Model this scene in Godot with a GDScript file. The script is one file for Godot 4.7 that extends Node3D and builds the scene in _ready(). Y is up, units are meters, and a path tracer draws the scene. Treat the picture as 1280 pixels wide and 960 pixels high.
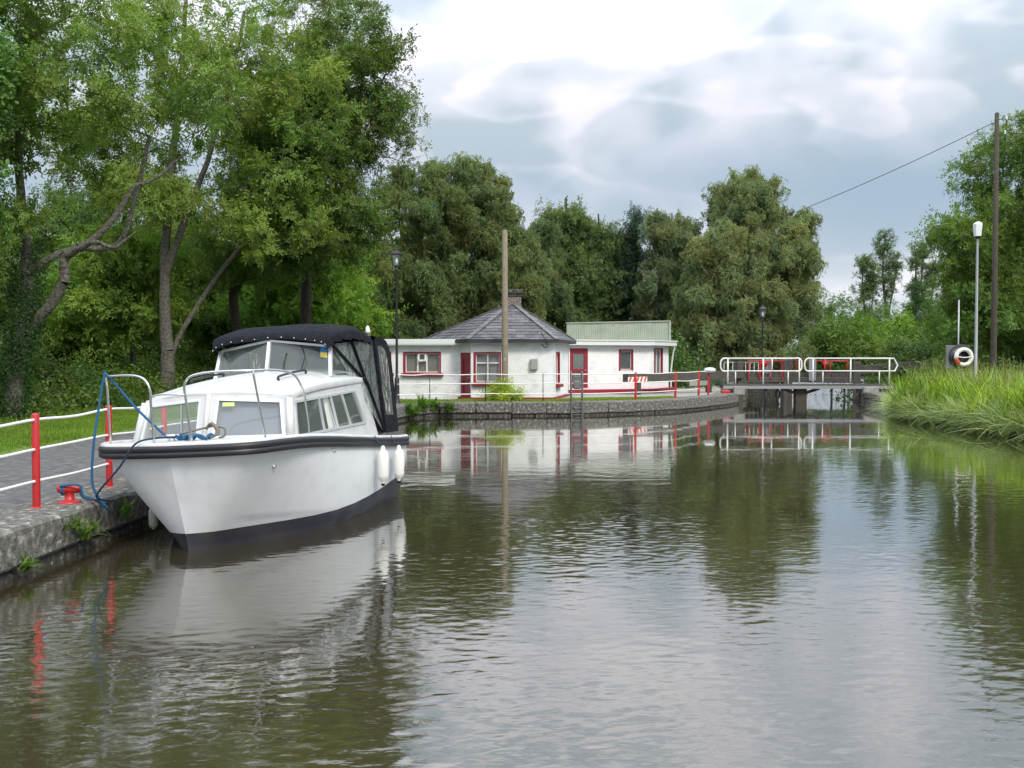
extends Node3D
# x to the right, y up, distances away from the viewer are -z. Water level is y = 0, the lockside about y = 0.5.

var M := {}
var rng := RandomNumberGenerator.new()
var used := {}

# ------------------------------------------------------------------ helpers
func v(x: float, y: float, d: float) -> Vector3:
	return Vector3(x, y, -d)

func rr(a: float, b: float) -> float:
	return rng.randf_range(a, b)

func st(flat := true) -> SurfaceTool:
	var s := SurfaceTool.new()
	s.begin(Mesh.PRIMITIVE_TRIANGLES)
	s.set_smooth_group(-1 if flat else 0)
	return s

func tri(s: SurfaceTool, a: Vector3, b: Vector3, c: Vector3) -> void:
	s.add_vertex(a); s.add_vertex(b); s.add_vertex(c)

func quad(s: SurfaceTool, a: Vector3, b: Vector3, c: Vector3, d: Vector3) -> void:
	tri(s, a, b, c); tri(s, a, c, d)

# quad whose normal is turned away from the point o
func quado(s: SurfaceTool, a: Vector3, b: Vector3, c: Vector3, d: Vector3, o: Vector3) -> void:
	var n := (c - a).cross(b - a)
	if n.length_squared() < 1e-14:
		n = (d - a).cross(c - a)
	if n.dot((a + b + c + d) / 4.0 - o) < 0.0:
		quad(s, a, d, c, b)
	else:
		quad(s, a, b, c, d)

func trio(s: SurfaceTool, a: Vector3, b: Vector3, c: Vector3, o: Vector3) -> void:
	if (c - a).cross(b - a).dot((a + b + c) / 3.0 - o) < 0.0:
		tri(s, a, c, b)
	else:
		tri(s, a, b, c)

func box(s: SurfaceTool, c: Vector3, size: Vector3, bs := Basis()) -> void:
	var h := size / 2.0
	var p := []
	for i in 8:
		p.append(c + bs * Vector3(h.x * (1 if i & 1 else -1), h.y * (1 if i & 2 else -1), h.z * (1 if i & 4 else -1)))
	for f in [[0, 1, 3, 2], [4, 5, 7, 6], [0, 1, 5, 4], [2, 3, 7, 6], [0, 2, 6, 4], [1, 3, 7, 5]]:
		quado(s, p[f[0]], p[f[1]], p[f[2]], p[f[3]], c)

# box with chamfered edges
func cbox(s: SurfaceTool, c: Vector3, size: Vector3, b: float, bs := Basis(), jit := 0.0) -> void:
	var h := size / 2.0
	var p := {}
	for i in 8:
		var sg := Vector3(1 if i & 1 else -1, 1 if i & 2 else -1, 1 if i & 4 else -1)
		var j := Vector3(rr(-jit, jit), rr(-jit, jit), rr(-jit, jit)) if jit > 0.0 else Vector3.ZERO
		for a in 3:
			var q := Vector3(sg.x * (h.x - (0.0 if a == 0 else b)), sg.y * (h.y - (0.0 if a == 1 else b)), sg.z * (h.z - (0.0 if a == 2 else b)))
			p[i * 3 + a] = c + bs * (q + j)
	for a in 3:
		var b1 := 1 << ((a + 1) % 3)
		var b2 := 1 << ((a + 2) % 3)
		for k in 2:
			var o: int = (1 << a) * k
			quado(s, p[o * 3 + a], p[(o + b1) * 3 + a], p[(o + b1 + b2) * 3 + a], p[(o + b2) * 3 + a], c)
		var ax := (a + 1) % 3
		var ay := (a + 2) % 3
		for k in 4:
			var lo: int = (b1 if k & 1 else 0) + (b2 if k & 2 else 0)
			var hi: int = lo + (1 << a)
			quado(s, p[lo * 3 + ax], p[hi * 3 + ax], p[hi * 3 + ay], p[lo * 3 + ay], c)
	for i in 8:
		trio(s, p[i * 3], p[i * 3 + 1], p[i * 3 + 2], c)

# bar of rectangular section between two points
func bar(s: SurfaceTool, a: Vector3, b: Vector3, w: float, t: float, up := Vector3.UP) -> void:
	var z := (b - a).normalized()
	var x := up.cross(z)
	if x.length() < 0.01:
		x = Vector3.RIGHT.cross(z)
	x = x.normalized()
	box(s, (a + b) / 2.0, Vector3(w, t, a.distance_to(b)), Basis(x, z.cross(x), z))

func smooth_path(pts: Array, n := 6) -> Array:
	var out := []
	for i in pts.size() - 1:
		var p0: Vector3 = pts[max(i - 1, 0)]
		var p1: Vector3 = pts[i]
		var p2: Vector3 = pts[i + 1]
		var p3: Vector3 = pts[min(i + 2, pts.size() - 1)]
		for k in n:
			out.append(p1.cubic_interpolate(p2, p0, p3, float(k) / n))
	out.append(pts[-1])
	return out

func tube(s: SurfaceTool, pts: Array, r, sides := 8, caps := true) -> void:
	var rings := []
	var x := Vector3.ZERO
	for i in pts.size():
		var t: Vector3
		if i == 0: t = pts[1] - pts[0]
		elif i == pts.size() - 1: t = pts[i] - pts[i - 1]
		else: t = (pts[i + 1] - pts[i]).normalized() + (pts[i] - pts[i - 1]).normalized()
		t = t.normalized()
		if x == Vector3.ZERO:
			x = t.cross(Vector3.UP if absf(t.y) < 0.9 else Vector3.RIGHT).normalized()
		x = (x - t * x.dot(t)).normalized()
		var y := t.cross(x)
		var rad: float = r[i] if r is Array else r
		var ring := []
		for k in sides:
			var a := TAU * k / sides
			ring.append(pts[i] + (x * cos(a) + y * sin(a)) * rad)
		rings.append(ring)
	for i in pts.size() - 1:
		var mid: Vector3 = (pts[i] + pts[i + 1]) / 2.0
		for k in sides:
			var k2 := (k + 1) % sides
			quado(s, rings[i][k], rings[i + 1][k], rings[i + 1][k2], rings[i][k2], mid)
	if caps:
		for e in [0, pts.size() - 1]:
			var inner: Vector3 = pts[1] if e == 0 else pts[e - 1]
			for k in range(1, sides - 1):
				trio(s, rings[e][0], rings[e][k], rings[e][k + 1], inner)

# profile: [[radius, height], ...] turned about a vertical axis at c
func lathe(s: SurfaceTool, c: Vector3, prof: Array, sides := 12, turn := 0.0) -> void:
	for i in prof.size() - 1:
		var mid := c + Vector3(0, (prof[i][1] + prof[i + 1][1]) / 2.0, 0)
		for k in sides:
			var a := TAU * k / sides + turn
			var b := TAU * (k + 1) / sides + turn
			var p := [c + Vector3(cos(a) * prof[i][0], prof[i][1], sin(a) * prof[i][0]), c + Vector3(cos(a) * prof[i + 1][0], prof[i + 1][1], sin(a) * prof[i + 1][0]),
				c + Vector3(cos(b) * prof[i + 1][0], prof[i + 1][1], sin(b) * prof[i + 1][0]), c + Vector3(cos(b) * prof[i][0], prof[i][1], sin(b) * prof[i][0])]
			if prof[i][1] > prof[i + 1][1] or prof[i][1] < prof[i + 1][1]:
				quado(s, p[0], p[1], p[2], p[3], mid)
			else:
				quad(s, p[0], p[1], p[2], p[3])

# flat-topped polygon of land: pts are Vector2(x, distance)
func land(s: SurfaceTool, pts: Array, y0: float, y1: float) -> void:
	var poly := PackedVector2Array(pts)
	var idx := Geometry2D.triangulate_polygon(poly)
	for i in range(0, idx.size(), 3):
		trio(s, v(poly[idx[i]].x, y1, poly[idx[i]].y), v(poly[idx[i + 1]].x, y1, poly[idx[i + 1]].y), v(poly[idx[i + 2]].x, y1, poly[idx[i + 2]].y), Vector3(0, -1e4, 0))
	if y0 < y1:
		for i in poly.size():
			var a := poly[i]
			var b := poly[(i + 1) % poly.size()]
			quad(s, v(a.x, y0, a.y), v(a.x, y1, a.y), v(b.x, y1, b.y), v(b.x, y0, b.y))

func obj(called: String, s: SurfaceTool, m: Material, parent: Node = null) -> MeshInstance3D:
	s.generate_normals()
	var o := MeshInstance3D.new()
	o.mesh = s.commit()
	o.material_override = m
	o.name = called if parent else numbered(called)
	(parent if parent else self).add_child(o, true)
	return o

func numbered(called: String) -> String:
	if not used.has(called):
		used[called] = 0
		return called
	used[called] += 1
	return "%s_%03d" % [called, used[called]]

func thing(called: String, label: String, category: String, at := Vector3.ZERO, group := "") -> Node3D:
	var o := Node3D.new()
	o.name = numbered(called)
	add_child(o)
	o.position = at
	tag(o, label, category, group)
	return o

func tag(o: Node, label: String, category: String, group := "", kind := "") -> Node:
	if label: o.set_meta("label", label)
	if category: o.set_meta("category", category)
	if group: o.set_meta("group", group)
	if kind: o.set_meta("kind", kind)
	return o

func multi(called: String, mesh: Mesh, mat: Material, xf: Array, cols: Array, parent: Node = null) -> MultiMeshInstance3D:
	var mm := MultiMesh.new()
	mm.transform_format = MultiMesh.TRANSFORM_3D
	mm.use_colors = true
	mm.mesh = mesh
	mm.instance_count = xf.size()
	for i in xf.size():
		mm.set_instance_transform(i, xf[i])
		mm.set_instance_color(i, cols[i])
	var o := MultiMeshInstance3D.new()
	o.multimesh = mm
	o.material_override = mat
	o.name = called if parent else numbered(called)
	(parent if parent else self).add_child(o, true)
	return o

# ------------------------------------------------------------------ materials
func lin(r: float, g: float, b: float, a := 1.0) -> Color:
	var c := Color(r, g, b).linear_to_srgb()
	c.a = a
	return c

func mat(called: String, c: Color, rough := 0.7, metal := 0.0, spec := 0.5) -> StandardMaterial3D:
	var m := StandardMaterial3D.new()
	m.resource_name = called
	m.albedo_color = c
	m.roughness = rough
	m.metallic = metal
	m.metallic_specular = spec
	M[called] = m
	return m

func ntex(freq: float, oct: int, sd: int, cols: Array = [], size := 512, warp := 0.0, cellular := false) -> NoiseTexture2D:
	var n := FastNoiseLite.new()
	n.noise_type = FastNoiseLite.TYPE_CELLULAR if cellular else FastNoiseLite.TYPE_SIMPLEX_SMOOTH
	n.frequency = freq
	n.fractal_octaves = oct
	n.seed = sd
	if warp > 0.0:
		n.domain_warp_enabled = true
		n.domain_warp_amplitude = warp
		n.domain_warp_frequency = freq
	var t := NoiseTexture2D.new()
	t.width = size
	t.height = size
	t.seamless = true
	t.noise = n
	if cols:
		var g := Gradient.new()
		g.offsets = PackedFloat32Array(cols.map(func(c): return c[0]))
		g.colors = PackedColorArray(cols.map(func(c): return c[1]))
		t.color_ramp = g
	return t

# colour texture and relief laid over the surface in world axes; side is the metres that one repeat covers
func skin(m: StandardMaterial3D, tex: Texture2D, side: float, relief: Texture2D = null, cm := 0.0) -> StandardMaterial3D:
	m.albedo_color = Color.WHITE
	m.albedo_texture = tex
	m.uv1_triplanar = true
	m.uv1_world_triplanar = true
	m.uv1_scale = Vector3.ONE / side
	if relief:
		m.heightmap_enabled = true
		m.heightmap_texture = relief
		m.heightmap_scale = cm
	return m

func leafy(called: String, through := Color(0.62, 0.72, 0.3), rough := 0.5, spec := 0.4) -> StandardMaterial3D:
	var m := mat(called, Color.WHITE, rough, 0.0, spec)
	m.vertex_color_use_as_albedo = true
	m.backlight_enabled = true
	m.backlight = through
	return m

func glass(called: String, tint: Color, alpha := 0.12) -> StandardMaterial3D:
	var m := mat(called, Color(tint.r, tint.g, tint.b, alpha), 0.02, 0.0, 0.5)
	m.transparency = BaseMaterial3D.TRANSPARENCY_ALPHA
	return m

func materials() -> void:
	var fine := ntex(0.03, 5, 11)
	var grain := ntex(0.08, 4, 12)
	var stony := ntex(0.02, 5, 13, [], 512, 30.0)
	skin(mat("stone", Color.WHITE, 0.9), ntex(0.012, 6, 21, [[0.0, lin(.05, .048, .042)], [0.42, lin(.105, .1, .088)], [0.6, lin(.16, .15, .13)], [0.74, lin(.19, .185, .165)], [0.8, lin(.46, .46, .42)], [1.0, lin(.55, .55, .5)]], 1024, 40.0), 2.3, stony, 2.5)
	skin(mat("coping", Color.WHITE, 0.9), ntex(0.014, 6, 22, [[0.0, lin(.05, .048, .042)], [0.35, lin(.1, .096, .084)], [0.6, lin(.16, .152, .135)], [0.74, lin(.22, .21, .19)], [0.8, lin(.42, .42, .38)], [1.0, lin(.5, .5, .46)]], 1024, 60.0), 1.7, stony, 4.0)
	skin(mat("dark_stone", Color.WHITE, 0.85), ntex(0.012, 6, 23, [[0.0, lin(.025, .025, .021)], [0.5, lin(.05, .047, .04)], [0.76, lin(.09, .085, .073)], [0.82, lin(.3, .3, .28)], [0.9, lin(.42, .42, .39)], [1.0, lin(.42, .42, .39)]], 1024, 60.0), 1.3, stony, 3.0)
	skin(mat("asphalt", Color.WHITE, 0.85), ntex(0.01, 6, 24, [[0.0, lin(.05, .05, .05)], [0.3, lin(.075, .074, .073)], [0.6, lin(.1, .099, .096)], [0.8, lin(.14, .137, .13)], [1.0, lin(.17, .165, .15)]], 1024, 30.0), 2.3, ntex(0.2, 2, 25), 0.6)
	skin(mat("soil", Color.WHITE, 0.95), ntex(0.02, 6, 26, [[0.0, lin(.02, .026, .009)], [0.5, lin(.035, .055, .014)], [1.0, lin(.06, .075, .02)]], 512), 1.7, fine, 4.0)
	skin(mat("turf", Color.WHITE, 0.95), ntex(0.02, 6, 27, [[0.0, lin(.07, .115, .015)], [0.5, lin(.11, .17, .022)], [1.0, lin(.15, .2, .035)]], 512), 1.9, fine, 3.0)
	skin(mat("concrete", Color.WHITE, 0.9), ntex(0.012, 6, 28, [[0.0, lin(.2, .19, .165)], [0.5, lin(.29, .28, .25)], [1.0, lin(.37, .355, .32)]], 512), 2.7, fine, 0.8)
	skin(mat("bark", Color.WHITE, 0.95), ntex(0.018, 6, 29, [[0.0, lin(.05, .046, .036)], [0.45, lin(.11, .102, .082)], [0.65, lin(.18, .17, .14)], [0.78, lin(.24, .235, .2)], [0.86, lin(.075, .095, .035)], [1.0, lin(.06, .085, .03)]], 512, 20.0), 0.9, ntex(0.05, 5, 30), 5.0)
	skin(mat("dark_bark", Color.WHITE, 0.95), ntex(0.02, 6, 31, [[0.0, lin(.018, .015, .011)], [0.5, lin(.045, .038, .027)], [0.8, lin(.08, .072, .05)], [1.0, lin(.05, .065, .025)]], 512), 0.9, ntex(0.05, 5, 32), 4.0)
	skin(mat("render_white", Color.WHITE, 0.85), ntex(0.008, 6, 33, [[0.0, lin(.52, .53, .5)], [0.18, lin(.68, .69, .67)], [0.4, lin(.78, .79, .78)], [1.0, lin(.83, .835, .83)]], 512), 2.9, ntex(0.12, 3, 34), 2.2)
	skin(mat("slate_a", Color.WHITE, 0.6), ntex(0.02, 5, 35, [[0.0, lin(0.061, 0.059, 0.065)], [0.6, lin(0.101, 0.097, 0.104)], [0.78, lin(0.144, 0.140, 0.144)], [1.0, lin(0.245, 0.245, 0.238)]], 512, 30.0), 1.1, grain, 0.6)
	skin(mat("slate_b", Color.WHITE, 0.6), ntex(0.02, 5, 36, [[0.0, lin(0.079, 0.076, 0.079)], [0.55, lin(0.130, 0.124, 0.128)], [0.75, lin(0.194, 0.191, 0.191)], [1.0, lin(0.302, 0.302, 0.288)]], 512, 30.0), 1.1, grain, 0.6)
	skin(mat("slate_c", Color.WHITE, 0.6), ntex(0.02, 5, 37, [[0.0, lin(0.043, 0.042, 0.046)], [0.6, lin(0.072, 0.069, 0.074)], [1.0, lin(0.144, 0.140, 0.140)]], 512, 30.0), 1.1, grain, 0.6)
	skin(mat("timber", Color.WHITE, 0.85), ntex(0.02, 5, 38, [[0.0, lin(.035, .03, .025)], [0.5, lin(.075, .066, .056)], [1.0, lin(.15, .14, .125)]], 512, 20.0), 1.2, grain, 1.5)
	M.timber.uv1_scale = Vector3(0.35, 2.2, 2.2)
	skin(mat("pole_wood", Color.WHITE, 0.85), ntex(0.02, 5, 39, [[0.0, lin(.13, .105, .07)], [0.5, lin(.22, .185, .13)], [1.0, lin(.32, .28, .21)]], 512), 1.2, grain, 0.8)
	M.pole_wood.uv1_scale = Vector3(3.0, 0.3, 3.0)
	skin(mat("tarred_wood", Color.WHITE, 0.8), ntex(0.02, 5, 40, [[0.0, lin(.03, .024, .018)], [0.5, lin(.06, .048, .036)], [1.0, lin(.1, .085, .065)]], 512), 1.2, grain, 0.8)
	M.tarred_wood.uv1_scale = Vector3(3.0, 0.3, 3.0)
	skin(mat("green_iron", Color.WHITE, 0.6, 0.0), ntex(0.008, 6, 41, [[0.0, lin(.26, .31, .24)], [0.55, lin(.33, .38, .31)], [0.74, lin(.36, .38, .29)], [0.84, lin(.34, .27, .17)], [1.0, lin(.32, .2, .11)]], 512, 40.0), 4.3)
	# paints: small blotches of wear in the colour
	skin(mat("red_paint", Color.WHITE, 0.42), ntex(0.02, 5, 42, [[0.0, lin(.3, .01, .012)], [0.35, lin(.42, .014, .016)], [0.7, lin(.45, .018, .018)], [0.8, lin(.36, .025, .022)], [0.86, lin(.2, .06, .035)], [1.0, lin(.13, .06, .04)]], 512), 0.9, grain, 0.15)
	skin(mat("wine_paint", Color.WHITE, 0.5), ntex(0.02, 5, 43, [[0.0, lin(.2, .009, .022)], [0.7, lin(.27, .012, .03)], [1.0, lin(.24, .025, .04)]], 512), 0.9, grain, 0.15)
	skin(mat("white_paint", Color.WHITE, 0.45), ntex(0.03, 5, 44, [[0.0, lin(.6, .59, .54)], [0.5, lin(.74, .74, .71)], [0.86, lin(.78, .78, .76)], [0.94, lin(.45, .38, .28)], [1.0, lin(.3, .2, .12)]], 512), 0.7, grain, 0.15)
	skin(mat("gelcoat", Color.WHITE, 0.42), ntex(0.006, 6, 45, [[0.0, lin(.5, .51, .5)], [0.18, lin(.6, .62, .62)], [0.4, lin(.64, .66, .67)], [0.8, lin(.68, .69, .7)], [0.9, lin(.6, .6, .58)], [1.0, lin(.5, .49, .45)]], 1024, 90.0), 1.9)
	skin(mat("deck_white", Color.WHITE, 0.4), ntex(0.01, 6, 46, [[0.0, lin(.4, .4, .38)], [0.3, lin(.5, .505, .5)], [1.0, lin(.58, .585, .58)]], 512), 2.0)
	skin(mat("antifoul", Color.WHITE, 0.5), ntex(0.008, 6, 47, [[0.0, lin(.02, .02, .03)], [0.5, lin(.032, .033, .045)], [0.75, lin(.055, .055, .062)], [1.0, lin(.09, .088, .085)]], 512, 40.0), 2.6)
	skin(mat("canvas", Color.WHITE, 0.85), ntex(0.02, 5, 48, [[0.0, lin(.008, .009, .013)], [0.5, lin(.012, .013, .018)], [1.0, lin(.02, .021, .027)]], 512), 1.3, ntex(0.012, 4, 49), 3.0)
	M.canvas.metallic_specular = 0.25
	mat("rubber", lin(.016, .016, .02), 0.45)
	mat("black_iron", lin(.016, .017, .018), 0.5)
	mat("steel", lin(.62, .62, .61), 0.22, 1.0)
	mat("galvanised", lin(.36, .37, .38), 0.5, 0.7)
	mat("old_galvanised", lin(.16, .165, .17), 0.6, 0.4)
	mat("alloy", lin(.72, .73, .74), 0.35, 0.6)
	mat("white_plastic", lin(.74, .74, .71), 0.4)
	mat("fascia", lin(.62, .66, .63), 0.5)
	mat("dark_fascia", lin(.025, .026, .03), 0.5)
	mat("rope_blue", lin(.012, .09, .2), 0.8)
	mat("rope_navy", lin(.012, .03, .07), 0.8)
	mat("blind", lin(.2, .2, .19), 0.8)
	mat("blind_brown", lin(.12, .1, .075), 0.8)
	mat("curtain_grey", lin(.15, .165, .19), 0.9)
	mat("interior", lin(.16, .13, .1), 0.8)
	mat("seat_blue", lin(.05, .07, .1), 0.9)
	mat("rust", lin(.17, .14, .11), 0.8)
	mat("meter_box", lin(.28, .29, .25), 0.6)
	mat("cable", lin(.012, .012, .013), 0.6)
	mat("sticker_lime", lin(.5, .62, .2), 0.5)
	mat("sticker_blue", lin(.03, .22, .5), 0.5)
	mat("sticker_yellow", lin(.75, .6, .12), 0.5)
	mat("ring_white", lin(.75, .74, .7), 0.5)
	mat("ring_red", lin(.6, .05, .035), 0.5)
	mat("lamp_glass_white", lin(.72, .74, .76), 0.35)
	skin(mat("foam", Color.WHITE, 0.6), ntex(0.03, 5, 50, [[0.0, lin(.3, .32, .32)], [0.5, lin(.7, .73, .74)], [1.0, lin(.85, .87, .88)]], 256), 0.8, stony, 6.0)
	skin(mat("brick_stone", Color.WHITE, 0.9), ntex(0.03, 5, 51, [[0.0, lin(.09, .075, .06)], [0.5, lin(.2, .175, .14)], [1.0, lin(.33, .3, .25)]], 256), 0.7, stony, 3.0)
	glass("pane", Color(0.85, 0.92, 0.9), 0.1)
	glass("tinted", Color(0.12, 0.14, 0.15), 0.5)
	glass("vinyl", Color(0.75, 0.8, 0.78), 0.16)
	M.vinyl.roughness = 0.06
	M.vinyl.heightmap_enabled = true
	M.vinyl.heightmap_texture = ntex(0.008, 3, 52)
	M.vinyl.heightmap_scale = 4.0
	M.vinyl.uv1_triplanar = true
	M.vinyl.uv1_scale = Vector3(0.9, 0.5, 0.9)
	leafy("leaf", Color(0.82, 0.88, 0.42))
	leafy("willow_leaf", Color(0.84, 0.88, 0.6), 0.6, 0.3)
	leafy("grass_leaf", Color(0.7, 0.78, 0.3), 0.5, 0.35)

# ------------------------------------------------------------------ camera, sky, sun
func setup() -> void:
	var cam := Camera3D.new()
	cam.name = "camera"
	cam.position = Vector3(0, 2.17, 0)
	cam.rotation_degrees = Vector3(-1.67, 0, 0)
	cam.fov = 43.6
	cam.near = 0.1
	cam.far = 900.0
	add_child(cam)
	cam.current = true
	var sun := DirectionalLight3D.new()
	sun.name = "sun"
	sun.light_energy = 0.5
	sun.light_angular_distance = 14.0
	sun.light_color = Color(1.0, 0.965, 0.91)
	sun.rotation_degrees = Vector3(-45, 34, 0)
	sun.shadow_enabled = true
	add_child(sun)
	var e := Environment.new()
	e.background_mode = Environment.BG_SKY
	e.tonemap_mode = Environment.TONE_MAPPER_LINEAR
	e.tonemap_exposure = 1.8
	e.sdfgi_enabled = true
	e.ssao_enabled = true
	e.ssil_enabled = true
	e.background_energy_multiplier = 1.0
	var sm := PanoramaSkyMaterial.new()
	sm.panorama = sky_picture()
	var sky := Sky.new()
	sky.sky_material = sm
	e.sky = sky
	var we := WorldEnvironment.new()
	we.name = "world_environment"
	we.environment = e
	add_child(we)

func sq(x: float) -> float:
	return x * x

# broken summer cloud: soft heaped cloud above, a darker bank low down with brighter air below it
func sky_picture() -> ImageTexture:
	var w := 2304
	var h := 1152
	var big := FastNoiseLite.new()
	big.seed = 5
	big.frequency = 0.42
	big.fractal_octaves = 4
	big.fractal_gain = 0.45
	var puff := FastNoiseLite.new()
	puff.seed = 27
	puff.frequency = 1.0
	puff.fractal_octaves = 5
	puff.fractal_gain = 0.4
	var im := Image.create_empty(w, h, false, Image.FORMAT_RGBF)
	for j in h:
		var el := PI / 2.0 - PI * (j + 0.5) / h
		if el < -0.03:
			im.fill_rect(Rect2i(0, j, w, h - j), Color(0.3, 0.32, 0.33))
			break
		var cy := cos(el)
		var sy := maxf(sin(el), 0.0)
		var ed := rad_to_deg(el)
		var up := 0.68 * (1.0 + 1.7 * smoothstep(11.0, 44.0, ed))
		for i in w:
			var az := TAU * (i + 0.5) / w
			if az > PI: az -= TAU
			var x := sin(az + 0.115) * cy
			var z := cos(az + 0.115) * cy
			var k := 1.0 / (sy + 0.2)
			var a := big.get_noise_3d(x * k * 1.3, z * k * 1.3, sy * 1.5)
			var b := puff.get_noise_3d(x * 2.9, sy * 4.6, z * 2.9)
			var b2 := puff.get_noise_3d(x * 2.9 + 0.04, sy * 4.6 + 0.12, z * 2.9)
			var heap := absf(puff.get_noise_3d(x * 4.2 + 7.0, sy * 7.0, z * 4.2))
			var ad := rad_to_deg(az)
			# heaps of cloud: brighter where they thin out or turn their tops to the light
			var t := 0.33 + a * 0.36 + b * 0.5 + (b - b2) * 1.2 + (heap - 0.16) * 0.75
			t += 0.12 * exp(-sq((ad + 1.0) / 9.0) - sq((ed - 20.0) / 5.0))
			var bank := exp(-sq((ed - 9.2 - b * 2.0 + 0.03 * (ad - 20.0)) / 3.0)) * smoothstep(2.0, 20.0, ad + b * 10.0) * (1.0 - smoothstep(36.0, 60.0, ad))
			bank = maxf(bank, exp(-sq((ed - 9.0 - b * 2.0) / 2.6)) * smoothstep(0.08, 0.4, a) * 0.75)
			var cream := exp(-sq((ed - 5.0 - b * 2.0) / 1.8)) * smoothstep(8.0, 24.0, ad + b * 8.0) * (1.0 - smoothstep(40.0, 70.0, ad))
			# two nearer sheets of cloud with lit upper rims and greyer bodies
			for q in [[1.9, 5.2, 3.0], [2.6, 8.0, 11.0]]:
				var n := puff.get_noise_3d(x * q[0] + q[2], sy * q[1], z * q[0] - q[2])
				var body := smoothstep(0.0, 0.07, n)
				t += body * (0.2 * (1.0 - smoothstep(0.03, 0.22, n)) - 0.1 * smoothstep(0.1, 0.4, n)) - 0.04 * (1.0 - body)
			var c := Color(0.43, 0.51, 0.58).lerp(Color(0.62, 0.66, 0.74), smoothstep(0.1, 0.55, t))
			c = c.lerp(Color(0.78, 0.77, 0.85), smoothstep(0.5, 0.8, t))
			c = c.lerp(Color(0.84, 0.85, 0.88), smoothstep(0.8, 1.1, t))
			c = c.lerp(Color(0.33, 0.43, 0.54), bank * 0.95)
			c = c.lerp(Color(0.84, 0.84, 0.84), cream * (1.0 - bank) * 0.85)
			c = c.lerp(Color(0.66, 0.7, 0.74), (1.0 - smoothstep(0.0, 5.0, ed)) * 0.6 * (1.0 - cream))
			im.set_pixel(i, j, Color(c.r * up, c.g * up, c.b * up))
	return ImageTexture.create_from_image(im)

# ------------------------------------------------------------------ water, banks, path
var quay_edge := [Vector2(-7.4, -40), Vector2(-5.3, 0), Vector2(-4.8, 9.3), Vector2(-4.3, 19), Vector2(-3.75, 31.5), Vector2(-3.5, 33.0), Vector2(-2.6, 34.3), Vector2(0, 34.5), Vector2(2.5, 34.7), Vector2(4.6, 35.8), Vector2(6.33, 37.1), Vector2(7.75, 39.0), Vector2(9.3, 41.4), Vector2(10.2, 43.2), Vector2(10.7, 45.4), Vector2(13.1, 54), Vector2(18.5, 66)]
var right_edge := [Vector2(24.4, 61), Vector2(19.6, 52), Vector2(16.9, 46.5), Vector2(15.9, 43.4), Vector2(15.5, 40.5), Vector2(14.9, 37.6), Vector2(14.5, 36.4), Vector2(13.8, 34.7), Vector2(13.6, 25.3), Vector2(13.4, 10), Vector2(13.2, -40)]

var ripple := FastNoiseLite.new()
var swell := FastNoiseLite.new()
var gusts := FastNoiseLite.new()

# height of the water in metres: a slow swell, and wind ripples in patches, calm under the far wall and beside the boat
func wave(x: float, d: float) -> float:
	var open := 1.0 - 0.82 * smoothstep(15.0, 25.0, d)
	var m := clampf(0.6 + gusts.get_noise_2d(x * 0.7, d) * 1.5, 0.1, 1.2) * open
	m *= 1.0 - 0.85 * smoothstep(9.8, 11.8, d) * smoothstep(0.3, -1.2, x)
	return 0.0011 * swell.get_noise_2d(x * 1.0, d * 2.2) * (0.35 + 0.65 * open) + 0.0028 * m * ripple.get_noise_2d(x * 4.2, d * 11.0)

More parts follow.
